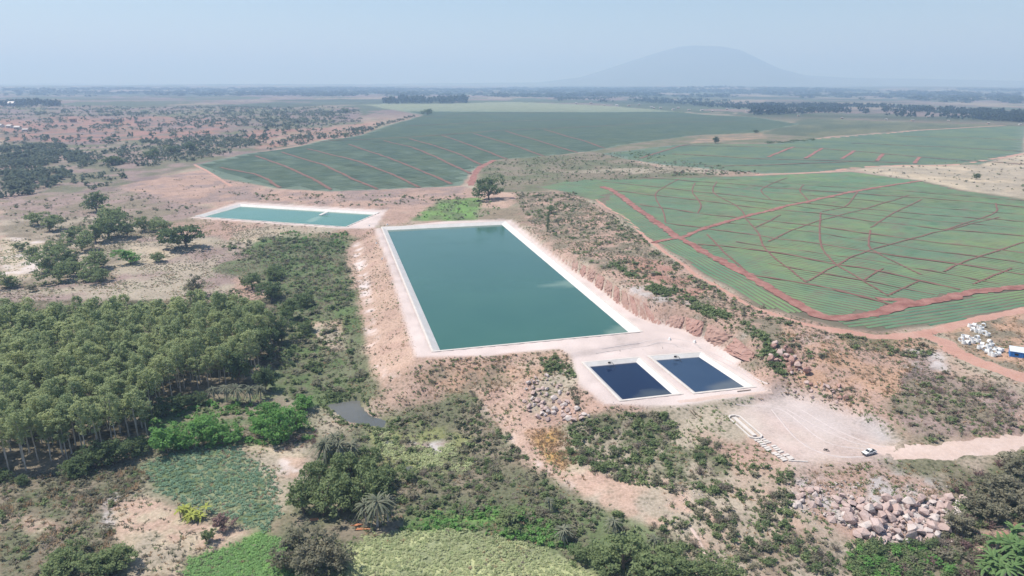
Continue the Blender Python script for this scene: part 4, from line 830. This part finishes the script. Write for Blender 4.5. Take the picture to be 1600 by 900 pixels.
def tuft_small(g):
    V = []
    for i in range(7):
        a = g.random() * 6.283; el = .5 + .7 * g.random(); L = .5 + .5 * g.random(); d = np.array([math.cos(a) * math.cos(el), math.sin(a) * math.cos(el), math.sin(el)]); sd = np.array([-math.sin(a), math.cos(a), 0]); p0 = np.array([g.normal() * .2, g.normal() * .2, 0])
        V += [p0 - sd * .16, p0 + sd * .16, p0 + d * L + sd * .10, p0 + d * L - sd * .10]
    return np.array(V)
TSV = [tuft_small(np.random.default_rng(1500 + i)) for i in range(4)]
NEARP = S([(-40,380),(300,340),(560,372),(600,350),(820,345),(900,300),(1020,378),(1290,508),(1640,520),(1640,985),(-40,985)])[:, :2]
tq = sample(NEARP, 38000, 14, 901); tq = tq[(poly_sd(tq[:, 0], tq[:, 1], EP) > 1)]
for P_, *_r in PADS + [(plane(pp, zz), 0) for pp, zz in POND_PX]: tq = tq[poly_sd(tq[:, 0], tq[:, 1], P_) > .5]
tq = tq[poly_sd(tq[:, 0], tq[:, 1], FIELD_W['main']) > 1]
EMB = S([(552,376),(590,362),(650,556),(690,590),(640,622),(598,606),(575,530),(560,450)])[:, :2]; tq = tq[(poly_sd(tq[:, 0], tq[:, 1], EMB) > 0) | (rng.random(len(tq)) < .3)]
for L, wd in TRACKS[:15]: tq = tq[line_d(tq[:, 0], tq[:, 1], L) > wd * .5]
tz = H(tq[:, 0], tq[:, 1]); sel = fbm(tq[:, 0], tq[:, 1], 45, 888, 2) + rng.normal(size=len(tq)) * .3
for mk, lo_s, hi_s, lab in (('leaf_olive', -9, -.1, 'olive grass tufts over the scrubland'), ('leaf_grey', -.1, .12, 'dry grey-brown grass tufts over the scrubland'), ('leaf_rust', .12, .3, 'rusty grass tufts over the scrubland'), ('leaf_mid', .3, 9, 'green grass tufts over the scrubland')):
    k = np.nonzero((sel > lo_s) & (sel <= hi_s))[0]
    joined('grass_tufts', [(TSV[rng.integers(4)], tq[i, 0], tq[i, 1], tz[i], .6 + .7 * rng.random(), .4 + .5 * rng.random(), rng.random() * 6.28) for i in k], M[mk], lab, 'grass')

# ------------------------------------------------------------------ far woods and hillside trees
fv = []
for i in range(5):
    g = np.random.default_rng(900 + i); c = [(g.normal() * .22, g.normal() * .22, .25 + .55 * g.random()) for _ in range(6)]; fv.append(leaves(c, .25, 5, .19, g, .8, .7, .5))
def wood(name, px, n, h0, h1, label, clump=None, wr=1.0, mat='leaf_far'):
    q = sample(S(px)[:, :2], n, clump, 500); z = H(q[:, 0], q[:, 1]); L = []
    for (x, y), zz in zip(q, z): h = h0 + (h1 - h0) * rng.random(); L.append((fv[rng.integers(5)], x, y, zz - .3, h * wr * (.8 + .4 * rng.random()), h, rng.random() * 6.28))
    return joined(name, L, M[mat], label, 'woods')
wood('woodland', [(0,232),(100,228),(140,245),(130,265),(70,300),(0,312)], 480, 4, 12, 'bluish woodland at the far left edge', 60, 1.2, 'leaf_wood')
wood('woodland', [(100,235),(330,212),(420,224),(330,248),(230,262),(160,300),(110,290)], 600, 3, 8, 'scattered trees along the stream line at far left', 60, 1.2, 'leaf_wood')
wood('hillside_bushes', [(0,166),(560,168),(570,208),(400,240),(200,230),(0,232)], 1800, 3, 8, 'dark bushes dotted over the far left hillside', 90, 1.3, 'leaf_wood')
wood('hillside_groves', [(0,172),(300,168),(560,172),(500,195),(380,235),(150,228),(0,228)], 420, 6, 13, 'denser groves on the far left hillside', 320, 1.3, 'leaf_wood')
wood('tree_line', [(400,228),(540,205),(640,183),(655,180),(560,212),(470,227)], 170, 4, 8, 'line of bushes along the upper left edge of the wide field', None, 1.3, 'leaf_wood')
wood('far_grove', [(597,160),(640,157),(678,159),(678,162),(600,163)], 90, 26, 40, 'bluish grove beyond the wide field, left of the gap', None, .9)
wood('far_grove', [(683,159),(725,158),(730,161),(683,162)], 60, 26, 42, 'bluish grove beyond the wide field, right of the gap', None, .9)
wood('tree_belt', [(1175,180),(1300,178),(1450,184),(1605,192),(1605,180),(1450,171),(1250,164),(1170,166)], 900, 12, 24, 'long dark tree belt beyond the fields at the right', 200, 1.0)
wood('village_trees', [(880,160),(1000,160),(1180,172),(1180,160),(1000,152),(860,154)], 420, 10, 20, 'trees of the far village beyond the wide field', 200, 1.2)
wood('horizon_woods', [(0,152),(400,150),(800,152),(1200,152),(1600,164),(1600,140),(1200,138),(800,138),(400,138),(0,140)], 3000, 14, 34, 'hazy woods along the skyline', 900, 3.2)
wood('hedge_line', [(0,163),(90,162),(90,166),(0,168)], 120, 14, 26, 'bluish tree line at the far left under the skyline', None, 1.2)

# ------------------------------------------------------------------ rock cutting beside the large reservoir
bl = S([(872,399),(900,426),(924,440),(957,467),(993,492),(1020,504),(1065,514),(1100,529),(1137,549),(1176,565)]); tl = S([(872,386),(902,407),(930,423),(960,444),(986,461),(1004,471),(1066,493),(1106,503),(1160,533),(1180,552)])
ra = empty('rock_cutting', tuple(bl[3])); tag(ra, 'pinkish rock cutting with dark clefts along the right side of the large reservoir', 'rock face')
def along(L, t): i = np.clip(t, 0, 1) * (len(L) - 1); k = np.minimum(i.astype(int), len(L) - 2); f = (i - k)[:, None]; return L[k] * (1 - f) + L[k + 1] * f
cuts = [0, .07, .13, .18, .235, .285, .33, .375, .425, .475, .53, .60, .68, .77, .86, 1.0]
for j in range(len(cuts) - 1):
    g = np.random.default_rng(60 + j); t0, t1 = cuts[j] + .004, cuts[j + 1] - .004; nu, nv = 12, 10; u = np.linspace(t0, t1, nu); Bp, Tp = along(bl, u), along(tl, u); V = []
    hd = (Bp - Tp)[:, :2]; hd = hd / (np.linalg.norm(hd, axis=1)[:, None] + 1e-9); e = np.sin(np.linspace(0, math.pi, nu)) ** .45
    amp = 1.0 + 1.1 * g.random()
    for i, v in enumerate(np.linspace(-.08, 1.06, nv)):
        q = Bp + (Tp - Bp) * v; ln = np.linalg.norm(Tp - Bp, axis=1); bul = (e * (amp + 1.3 * math.sin(min(max(v, 0), 1) * math.pi)) - 1.0) * (1 if v < 1 else .3)
        rough = g.normal(size=nu) * .42; off = bul + rough; V.append(np.column_stack([q[:, 0] + hd[:, 0] * off, q[:, 1] + hd[:, 1] * off, q[:, 2] + .25 * (v > .9) * e - (.9 if v > 1 else 0)]))
    V = np.concatenate(V); gi = np.arange(nu * nv).reshape(nv, nu)
    o = add('rock_buttress', mesh_np('rock_buttress', V - bl[3], np.stack([gi[:-1, :-1], gi[:-1, 1:], gi[1:, 1:], gi[1:, :-1]], -1).reshape(-1, 4), mats=(M['rock_cut' if j % 2 else 'rock_red'],)), ra)

# ------------------------------------------------------------------ boulders
import bmesh
def boulder_mesh(seed, mat, npt=16):
    g = np.random.default_rng(seed); bm = bmesh.new(); d = np.array([1.0, .62 + .35 * g.random(), .5 + .35 * g.random()])
    for _ in range(npt):
        p = g.normal(size=3); p /= np.linalg.norm(p); bm.verts.new(tuple(np.clip(p * (.8 + .3 * g.random()), -.82, .82) * d))
    h = bmesh.ops.convex_hull(bm, input=bm.verts); bmesh.ops.delete(bm, geom=[v for v in bm.verts if not v.link_faces], context='VERTS')
    bmesh.ops.triangulate(bm, faces=bm.faces)
    bm.verts.index_update(); V = np.array([v.co for v in bm.verts]); T = np.array([[v.index for v in f.verts] for f in bm.faces]); bm.free()
    return mesh_np('boulder', V, tris=T, mats=(M[mat],))
BM = {m: [boulder_mesh(10 + i + 20 * len(m), m) for i in range(5)] for m in ('rock', 'rock_white', 'rock_red')}
BLD = []
def pile(px, n, s0, s1, mats, label, group, lift=.2, pw=2.2, name='boulder', dense=.46):
    P = S(px)[:, :2]; c = P.mean(0); q = sample(P, n * 8, None); got = []
    sizes = np.sort(s0 + (s1 - s0) * rng.random(n) ** pw)[::-1]; k = 0
    for s in sizes:
        while k < len(q):
            x, y = q[k]; k += 1
            if all((x - a) ** 2 + (y - b) ** 2 > (dense * (s + r)) ** 2 for a, b, r in got): got.append((x, y, s)); break
    g = np.array(got); z = H(g[:, 0], g[:, 1])
    for (x, y, s), zz in zip(got, z): BLD.append((s, x, y, zz, lift, mats[rng.integers(len(mats))], label, group, s > s0 + (s1 - s0) * .8))
pile([(1318,792),(1345,785),(1400,782),(1465,785),(1490,800),(1478,835),(1440,848),(1385,850),(1345,842),(1322,825)], 240, .4, 2.7, ['rock','rock','rock','rock_white'], 'boulder in the tumbled rock pile at lower right', 'boulders of the big rock pile', .3, 2.9)
pile([(1236,772),(1262,764),(1330,775),(1330,795),(1330,830),(1300,815),(1270,795),(1240,798)], 42, .5, 1.9, ['rock','rock_white'], 'boulder at the left end of the lower right rock pile', 'boulders at the left end of the pile', .2, 1.6)
pile([(1440,775),(1508,778),(1510,815),(1490,830),(1470,800)], 26, .6, 2.2, ['rock_white','rock'], 'boulder at the right end of the lower right rock pile', 'boulders at the right end of the pile', .2, 1.6)
pile([(815,600),(850,584),(882,606),(902,640),(922,652),(902,664),(855,662),(822,645)], 105, .45, 1.7, ['rock','rock','rock_white'], 'boulder in the rubble heap left of the small ponds', 'boulders of the rubble heap', .3, 2.0)
pile([(1198,545),(1225,535),(1245,560),(1262,585),(1235,588),(1205,572)], 34, .8, 2.4, ['rock_red','rock_red','rock'], 'rock of the broken outcrop above the dirt yard', 'rocks of the red outcrop', .3, 1.5)
pile([(1250,592),(1310,604),(1330,630),(1290,630),(1240,612)], 26, .5, 1.5, ['rock_red','rock'], 'rock along the foot of the red hill', 'rocks at the foot of the red hill', .25, 1.6)
stn = []
BLD.sort(key=lambda t: -t[0] / depth_of(t[1], t[2], t[3]))
for i, (s, x, y, zz, lift, m, label, group, big) in enumerate(BLD):
    if i < 300:
        o = add('boulder', BM[m][rng.integers(5)], None, (x, y, zz + s * lift + .5 * s * rng.random() ** 2), (rng.normal() * .4, rng.normal() * .4, rng.random() * 6.28), (s * 1.1, s * 1.1, s * (.85 + .3 * rng.random())))
        tag(o, (('huge ' if big else '') + ('pale pink ' if m == 'rock' else 'whitish ' if m == 'rock_white' else 'red-brown ') + label), 'boulder', group)
    else: stn.append((x, y, zz + s * lift, s))
tm = boulder_mesh(5, 'rock_white', 7); tv = np.array([v.co for v in tm.vertices]); tf_ = np.array([list(p.vertices) for p in tm.polygons])
def stones(px, n, s0, s1, clump=6):
    q = sample(S(px)[:, :2], n, clump, 777); z = H(q[:, 0], q[:, 1]); return [(x, y, zz, s0 + (s1 - s0) * rng.random() ** 2.5) for (x, y), zz in zip(q, z)]
stn += stones([(1060,770),(1110,765),(1120,790),(1070,795)], 70, .15, .6) + stones([(1240,745),(1480,760),(1500,850),(1250,800)], 700, .2, .8) + stones([(900,415),(1010,470),(1100,480),(1000,430),(920,385)], 160, .2, .8) + stones([(330,300),(560,302),(560,318),(400,312)], 130, .3, 1.2, 12) + stones([(560,300),(720,300),(700,318),(600,322)], 110, .3, 1.1, 12) + stones([(700,590),(830,580),(840,680),(780,660)], 130, .15, .5) + stones([(920,630),(1050,640),(1040,652),(930,650)], 60, .15, .5) + stones([(1040,390),(1110,440),(1200,495),(1100,470),(980,400)], 180, .2, .8) + stones([(1400,560),(1600,610),(1600,670),(1420,640)], 150, .15, .6) + stones([(990,780),(1240,780),(1330,860),(1150,880)], 160, .12, .45) + stones([(900,545),(1100,535),(1040,545),(960,555)], 26, .15, .5)
def stone_mesh(name, L, mat):
    V = []; T = []; k = 0
    for x, y, z, s in L: a = rng.random() * 6.28; c, sn = math.cos(a), math.sin(a); V.append(np.stack([(tv[:, 0] * c - tv[:, 1] * sn) * s + x, (tv[:, 0] * sn + tv[:, 1] * c) * s + y, tv[:, 2] * s + z + s * .2], 1)); T.append(tf_ + k); k += len(tv)
    return mesh_np(name, np.concatenate(V), tris=np.concatenate(T), mats=(mat,))
tag(add('loose_stones', stone_mesh('loose_stones', stn, M['rock_white'])), 'pale loose stones strewn over the slopes and bare ground', 'stones', kind='stuff')
# block riprap along the embankment crest
rl = smooth_line(plane([(600,392),(612,430),(628,480),(640,520),(650,552)], 0), 1.2); rr = []
for x, y in rl:
    for _ in range(2): rr.append((x + rng.normal() * 1.0 - 1.2, y + rng.normal() * .8, 0, .12 + .22 * rng.random()))
ra_ = np.array(rr); ra_[:, 2] = H(ra_[:, 0], ra_[:, 1]); tag(add('crest_stones', stone_mesh('crest_stones', [tuple(r) for r in ra_], M['rock_red'])), 'row of small stones along the embankment crest left of the large reservoir', 'stones', kind='stuff')

# ------------------------------------------------------------------ concrete pipe rings in the pipe yard
def ring_mesh(ro, ri, l, k=18):
    V = []; 
    for x, r in ((-l / 2, ri), (-l / 2, ro), (l / 2, ro), (l / 2, ri)): V += [(x, r * math.cos(6.28319 * i / k), r * math.sin(6.28319 * i / k)) for i in range(k)]
    q = [(a * k + i, a * k + (i + 1) % k, ((a + 1) % 4) * k + (i + 1) % k, ((a + 1) % 4) * k + i) for a in range(4) for i in range(k)]; return mesh_np('pipe_ring', np.array(V), q, mats=(M['white_paint'],))
PR = ring_mesh(1.0, .78, 1.5)
spots = [(1515,511,0),(1522,511,1),(1529,513,0),(1536,511,1),(1533,516,0),(1519,517,1),(1525,519,0),(1532,521,0),(1538,523,1),(1543,525,0),(1505,528,0),(1511,530,1),(1517,532,0),(1526,530,1),(1501,533,1),(1506,537,0),(1512,538,1),(1520,536,0),(1528,535,0),(1534,541,1),(1530,545,0),(1537,547,1),(1543,543,0),(1546,537,1),(1549,541,0),(1545,548,0),(1541,552,1),(1547,555,0),(1553,552,1),(1556,548,0),(1560,551,1),(1552,557,0),(1559,556,1),(1564,549,0)]
qs = S([(a, b) for a, b, _ in spots])
for (a, b, st), q in zip(spots, qs):
    if st: o = add('pipe_ring', PR, None, (q[0], q[1], q[2] + .98), (0, 0, rng.random() * 3.14))
    else: o = add('pipe_ring', PR, None, (q[0], q[1], q[2] + .76), (rng.normal() * .05, R(90) + rng.normal() * .1, 0))
    near_ = b < 526
    tag(o, ('white pipe ring lying on its side' if st else 'white pipe ring standing open end up') + (' in the upper row' if near_ else ' in the lower heap') + ' of the pipe yard', 'pipe ring', 'pipe rings of the upper row' if near_ else 'pipe rings of the lower heap')

# ------------------------------------------------------------------ blue cabin by the pipe yard
q = S([(1577,557),(1625,566)]); d = q[1] - q[0]; e = empty('blue_cabin', tuple((q[0] + q[1]) / 2 + [0, 0, 0]), math.atan2(d[1], d[0])); L_ = float(np.linalg.norm(d[:2]))
tag(e, 'bright blue corrugated cabin with a pale roof at the right edge', 'cabin')
m = MB(); m.box((0, 2, 1.35), (L_, 4, 2.7)); m.build('wall', M['blue_paint'], e)
for i in range(int(L_ / .8)): MB().box((-L_ / 2 + .4 + i * .8, -.06, 1.35), (.4, .12, 2.5)).build('rib', M['blue_paint'], e)
MB().prism([(-L_ / 2 - .2, 2.72), (L_ / 2 + .2, 2.72), (L_ / 2 + .2, 2.82), (-L_ / 2 - .2, 2.82)], -.25, .5).build('eave', M['sheet_metal'], e)
m = MB(); m.put([(-L_/2-.2, .5, 2.74), (L_/2+.2, .5, 2.74), (L_/2+.2, 4.4, 3.7), (-L_/2-.2, 4.4, 3.7), (-L_/2-.2, .5, 2.84), (L_/2+.2, .5, 2.84), (L_/2+.2, 4.4, 3.82), (-L_/2-.2, 4.4, 3.82)], [(0,3,2,1),(4,5,6,7),(0,1,5,4),(1,2,6,5),(2,3,7,6),(3,0,4,7)]); m.build('roof', M['sheet_metal'], e)
MB().box((1.5, -.14, 1.05), (.95, .1, 2.0)).build('door', M['sheet_metal'], e); MB().box((-3, -.14, 1.6), (1.2, .1, .8)).build('window', M['glass'], e)

# ------------------------------------------------------------------ white pickup on the dirt yard
q = S([(1367,707),(1348,712)]); d = q[1] - q[0]; c = (q[0] + q[1]) / 2
e = empty('pickup_truck', (c[0], c[1], float(H(c[:1], c[1:2])[0]) + .05), math.atan2(d[1], d[0])); tag(e, 'white double-cab pickup truck parked on the pale dirt yard', 'truck')
bd = MB(); bd.prism([(-2.6,.5),(2.45,.5),(2.62,.62),(2.6,.92),(2.45,1.08),(1.15,1.16),(-.75,1.16),(-.75,1.18),(-2.6,1.18)], -.9, .9); bd.build('body', M['white_paint'], e)
cab = MB(); cab.put([(1.2,-.84,1.15),(1.2,.84,1.15),(-.8,.84,1.15),(-.8,-.84,1.15),(.45,-.7,1.78),(.45,.7,1.78),(-.62,.7,1.8),(-.62,-.7,1.8)], [(0,1,2,3),(4,7,6,5),(0,4,5,1),(1,5,6,2),(2,6,7,3),(3,7,4,0)]); cab.build('cabin', M['white_paint'], e)
def pane(n, pts): mm = MB(); mm.put(pts, [(0,1,2,3)]); return mm.build(n, M['glass'], e)
pane('windscreen', [(1.14,-.76,1.22),(1.14,.76,1.22),(.50,.66,1.75),(.50,-.66,1.75)])
pane('rear_window', [(-.81,.7,1.25),(-.81,-.7,1.25),(-.65,-.6,1.72),(-.65,.6,1.72)])
for sy in (-1, 1):
    for x0, x1, xt0, xt1 in ((.22, 1.0, .22, .44), (-.72, .12, -.58, .12)): pane('side_window', [(x0, sy * .835, 1.24), (x1, sy * .835, 1.24), (xt1, sy * .725, 1.72), (xt0, sy * .725, 1.72)])
    MB().box((2.6, sy * .68, .86), (.06, .32, .18)).build('headlight', M['glass'], e); MB().box((-2.61, sy * .78, .95), (.05, .16, .3)).build('tail_light', M['red_lamp'], e); MB().box((.95, sy * .98, 1.2), (.12, .16, .14)).build('mirror', M['black'], e)
    for x in (1.65, -1.55):
        w = MB().cyl((x, sy * .86, .38), (0, 1, 0), .38, .26).build('wheel', M['black'], e, True); MB().cyl((x, sy * 1.0, .38), (0, 1, 0), .2, .04).build('rim', M['tin'], w)
MB().box((-1.68, 0, 1.185), (1.62, 1.5, .02)).build('cargo_bed', M['black'], e); MB().box((2.63, 0, .62), (.14, 1.7, .22)).build('bumper', M['black'], e); MB().box((2.6, 0, .86), (.05, .9, .16)).build('grille', M['black'], e)
# ------------------------------------------------------------------ motorcycle
q = S([(1286,704),(1296,706)]); d = q[1] - q[0]; c = q.mean(0); e = empty('motorcycle', tuple(c), math.atan2(d[1], d[0])); tag(e, 'dark motorcycle standing alone on the pale dirt yard left of the truck', 'motorcycle')
for x in (-.68, .68):
    m = MB(); ph = np.linspace(0, 2 * math.pi, 19); m.tube([(x + .27 * math.cos(a), 0, .33 + .27 * math.sin(a)) for a in ph], [.07] * 19, 6); w = m.build('wheel', M['black'], e, True); MB().cyl((x, 0, .33), (0, 1, 0), .08, .16, 8).build('hub', M['tin'], w)
m = MB(); m.tube([(-.68, 0, .33), (-.1, 0, .45), (.35, 0, .85)], [.05, .09, .05]); m.tube([(-.1, 0, .45), (-.55, 0, .75)], [.05, .04]); m.build('frame', M['black'], e)
MB().box((0, 0, .5), (.45, .35, .35)).build('engine', M['black'], e); MB().tube([(.68, 0, .33), (.45, 0, .98)], [.05, .05]).build('fork', M['black'], e); MB().tube([(.42, -.4, 1.02), (.46, 0, .98), (.42, .4, 1.02)], [.03, .03, .03]).build('handlebar', M['black'], e)
MB().box((.15, 0, .85), (.5, .32, .25), taper=.7).build('fuel_tank', M['black'], e); MB().box((-.4, 0, .82), (.75, .3, .14), taper=.85).build('seat', M['black'], e)

# ------------------------------------------------------------------ concrete trough and slabs
A_, B_ = plane([(1144.5,649.5),(1184,684)], -3.0); d = B_ - A_; L_ = float(np.linalg.norm(d)); c = (A_ + B_) / 2; zt = float(H(c[:1], c[1:2])[0])
e = empty('concrete_trough', (c[0], c[1], zt), math.atan2(d[1], d[0])); tag(e, 'long white concrete trough with two channels and clipped ends', 'trough')
def octo(l, w, ch): l, w = l / 2, w / 2; return [(-l + ch, -w), (l - ch, -w), (l, -w + ch), (l, w - ch), (l - ch, w), (-l + ch, w), (-l, w - ch), (-l, -w + ch)]
Wd = 5.4; lo_, li_ = octo(L_ + 1, Wd, 1.6), octo(L_ - .4, Wd - 1.3, 1.2); V = []
for pl, z in ((lo_, -.8), (lo_, .75), (li_, .75), (li_, -.1)): V += [(x, y, z) for x, y in pl]
qd = [(k * 8 + i, k * 8 + (i + 1) % 8, (k + 1) * 8 + (i + 1) % 8, (k + 1) * 8 + i) for k in range(3) for i in range(8)]; add('wall', mesh_np('wall', np.array(V), qd, mats=(M['concrete'],)), e)
MB().box((0, 0, -.12), (L_ - .5, Wd - 1.5, .1)).build('floor', plain('silt', (.30, .27, .24), .8), e); MB().box((-.2, -.15, .3), (L_ - 3.0, 1.5, .76)).build('divider', M['concrete'], e)
q = plane([(1186,686),(1234,720)], -3.4); d = q[1] - q[0]; dn = d / np.linalg.norm(d); nn = np.array([-dn[1], dn[0]]); n_ = 12; az = math.atan2(d[1], d[0]); SM = MB().box((0, 0, 0), (1.0, 2.1, .32)).mesh('concrete_slab', M['concrete'])
ords = 'first second third fourth fifth sixth seventh eighth ninth tenth eleventh twelfth thirteenth fourteenth fifteenth sixteenth seventeenth eighteenth nineteenth twentieth'.split() + ['twenty-first', 'twenty-second', 'twenty-third', 'twenty-fourth']
for i in range(n_):
    for sd in (-1, 1):
        if (i * 2 + (sd > 0)) in (7, 12, 17): continue
        p_ = q[0] + d * (i + .5) / n_ + nn * sd * 1.25 + rng.normal(size=2) * .12; o = add('concrete_slab', SM, None, (p_[0], p_[1], float(H(p_[:1], p_[1:])[0]) + .16 + .12 * rng.random()), (0, rng.normal() * .06, az + rng.normal() * .06), (.85 + .3 * rng.random(), .85 + .25 * rng.random(), 1))
        tag(o, f'concrete slab lying {ords[i]} from the trough in the {"far" if sd > 0 else "near"} row', 'slab', 'concrete slabs laid out behind the trough')
q = S([(1232,720.5),(1262,722)]); d = q[1] - q[0]; c = q.mean(0); o = MB().box((0, 0, .15), (float(np.linalg.norm(d)), .5, .35)).build('kerb_wall', M['concrete'], loc=tuple(c), rot=(0, 0, math.atan2(d[1], d[0]))); tag(o, 'thin pale kerb running right from the last concrete slabs', 'kerb')
for j, (a, b) in enumerate([((1078,642),(1088,653)), ((1082,641),(1092,651))]):
    q = S([a, b]); m = MB(); m.tube([tuple(q[0] + [0, 0, .25]), tuple(q[1] + [0, 0, .25])], [.16, .13], 7); tag(m.build('pole', M['bark_dark']), 'dark pole lying on bare ground below the ponds, ' + ('left' if j == 0 else 'right') + ' of the pair', 'pole', 'pair of lying poles')
q = S([(1152,612.5),(1173,610)]); m = MB(); m.tube([tuple(q[0] + [0, 0, .3]), tuple(q[1] + [0, 0, .3])], [.18, .18], 8); tag(m.build('pipe', M['bark_dark']), 'dark pipe lying beside the slate-blue pond', 'pipe')
# ------------------------------------------------------------------ small fittings at the water
for (a, b), lab in (((952, 569), 'small dark pump set on the far rim of the darker pond'), ((1055, 559.5), 'small dark pump set on the far rim of the slate-blue pond')):
    c = plane([(a, b)], -1.5)[0]; e = empty('pump', (c[0], c[1], -1.25), .2); tag(e, lab, 'pump'); MB().box((0, 0, .12), (2.2, 1.2, .24)).build('base_plate', M['concrete'], e); MB().cyl((0, 0, .6), (1, 0, 0), .36, 1.1).build('motor', M['black'], e); MB().tube([(.5, 0, .6), (1.1, 0, .7), (1.5, -1.5, .2), (1.6, -3, -1.0)], [.12] * 4).build('hose', M['black'], e)
for (a, b), lab in (((605, 351.5), 'white marker block at the far left corner of the large reservoir'), ((588.5, 380.5), 'white marker block on the embankment crest, farther one'), ((597, 405), 'white marker block on the embankment crest, nearer one'), ((1046, 531), 'white block on the bare ground above the slate-blue pond'), ((1085, 535), 'pale block on the bare ground under the rock cutting'), ((577, 353), 'white marker block between the two reservoirs')):
    c = S([(a, b)])[0]; e = empty('marker_block', tuple(c), rng.random()); tag(e, lab, 'marker'); MB().box((0, 0, .55), (1.3, 1.3, 1.1), taper=.55).build('block', M['white_paint'], e); MB().box((0, 0, .06), (1.7, 1.7, .14)).build('footing', M['concrete'], e)
c = plane([(621, 407)], -2)[0]; e = empty('buoy', (c[0] + .8, c[1], -2.0)); tag(e, 'white float on the water at the left edge of the large reservoir', 'buoy'); MB().tube([(0, 0, -.3), (0, 0, .1), (0, 0, .7), (0, 0, 1.0)], [.5, .9, .75, .2], 12).build('float_body', M['white_paint'], e, True); MB().tube([(0, 0, 1.0), (0, 0, 1.5)], [.06, .06], 6).build('handle', M['black'], e)
q = plane([(512.5, 331.5)], -.9)[0], plane([(500, 337)], -2.7)[0]; m = MB(); a, b = Vector((*q[0], -.6)), Vector((*q[1], -2.4)); dd = (b - a).normalized(); sd_ = dd.cross(Vector((0, 0, 1))).normalized() * 1.6; up_ = Vector((0, 0, .5))
m.put([a - sd_, a + sd_, b + sd_, b - sd_, a - sd_ + up_, a + sd_ + up_, b + sd_ + up_, b - sd_ + up_], [(0,3,2,1),(4,5,6,7),(0,1,5,4),(1,2,6,5),(2,3,7,6),(3,0,4,7)]); tag(m.build('inlet_chute', M['liner']), 'white inlet chute sloping into the smaller reservoir', 'chute')
# orange earth bank among the palms
for j, (a, b, s) in enumerate([(556, 822, 1.8), (570, 826, 2.2), (490, 812, 1.2)]):
    c = S([(a, b)])[0]; o = add('earth_mound', boulder_mesh(70 + j, 'rock_red'), None, tuple(c), (0, 0, .3), (s * 1.6, s * .8, s * .45)); o.data.materials[0] = M['orange_soil']; tag(o, ['small orange earth mound under the palms', 'larger orange earth mound right under the palms', 'orange earth mound at the left foot of the thicket'][j], 'mound')

# ------------------------------------------------------------------ far houses
def house(px, py, wpx, hpx, wall, roof, label, group=None, flat=False):
    c = S([(px, py)])[0]; dp = depth_of(*c); w, h = wpx * dp / F, hpx * dp / F; e = empty('house', tuple(c), rng.normal() * .3); tag(e, label, 'house', group); dpt_ = w * .7
    MB().box((0, 0, h * .35), (w, dpt_, h * .7)).build('wall', M[wall], e)
    if flat: MB().box((0, 0, h * .74), (w * 1.03, dpt_ * 1.03, h * .08)).build('roof', M[roof], e)
    else: MB().prism([(-dpt_ * .55, h * .7), (dpt_ * .55, h * .7), (0, h * 1.05)], -w * .53, w * .53).build('roof', M[roof], e, rot=(0, 0, R(90)))
    for k in (-1, 1): MB().box((k * w * .25, -dpt_ / 2 - .02, h * .36), (w * .16, .1, h * .3)).build('window', M['glass'], e)
    MB().box((0, -dpt_ / 2 - .02, h * .25), (w * .14, .1, h * .5)).build('door', M['bark_dark'], e)
house(115, 191, 8, 7, 'brick', 'brick', 'square mud-brick house on the far left hillside', flat=True)
for i, x in enumerate((164, 169, 174, 179, 184, 189)):
    house(x, 190 + i * .2, 3.4, 6, 'brick', 'tin', f'{ords[i]} from left in the row of small brick buildings on the hillside', 'row of brick buildings on the hillside', True)
for i, (x, y, w, h) in enumerate([(8,165,7,6),(19,166,9,7),(30,164,6,5),(2,199,8,5),(16,200,9,5),(28,202,9,5),(40,205,8,4)]): house(x, y, w, h, 'plaster', 'tin', ('pale house under the skyline at far left, ' if i < 3 else 'tin-roofed house on the hillside at the left edge, ') + ords[i if i < 3 else i - 3] + ' from the left', 'houses at the far left')
house(1473, 146, 10, 5, 'white_paint', 'sheet_metal', 'large white shed far out on the right of the plain', flat=True)
hx = [(895,163),(925,162),(950,164),(962,166),(978,167),(992,166),(1006,168),(1018,170),(1035,170),(1052,172),(1068,171),(1078,173),(1098,173),(1121,175),(1140,172),(1160,176),(1250,183),(1320,186),(1390,188),(1418,189),(1486,191),(1585,196),(1545,194),(1452,184)]
for i, (x, y) in enumerate(hx): house(x + rng.normal() * 6, y - .6 + rng.normal() * .8, 2.6 + 2 * rng.random(), 1.8 + .8 * rng.random(), ['plaster', 'brick', 'brick'][i % 3], 'tin', f'small village house beyond the fields, {ords[i]} from the left', 'houses of the far village')

# ------------------------------------------------------------------ haze
xs0, ys0 = 60000, 44000
hz = MB(); hz.box((0, 20000, 520), (2 * xs0, 50000, 1140)); mh = bpy.data.materials.new('haze'); mh.use_nodes = True; nt = mh.node_tree; nt.nodes.remove(nt.nodes['Principled BSDF'])
pv = nt.nodes.new('ShaderNodeVolumePrincipled'); pv.inputs['Color'].default_value = (.45, .66, 1.0, 1); pv.inputs['Density'].default_value = 1.5e-4; pv.inputs['Anisotropy'].default_value = .1; pv.inputs['Absorption Color'].default_value = (.36, .36, .36, 1)
nt.links.new(pv.outputs[0], nt.nodes['Material Output'].inputs['Volume'])
tag(hz.build('haze', mh), kind='stuff'); bpy.data.objects['haze']['label'] = 'pale blue haze filling the air over the plain'; bpy.data.objects['haze']['category'] = 'haze'
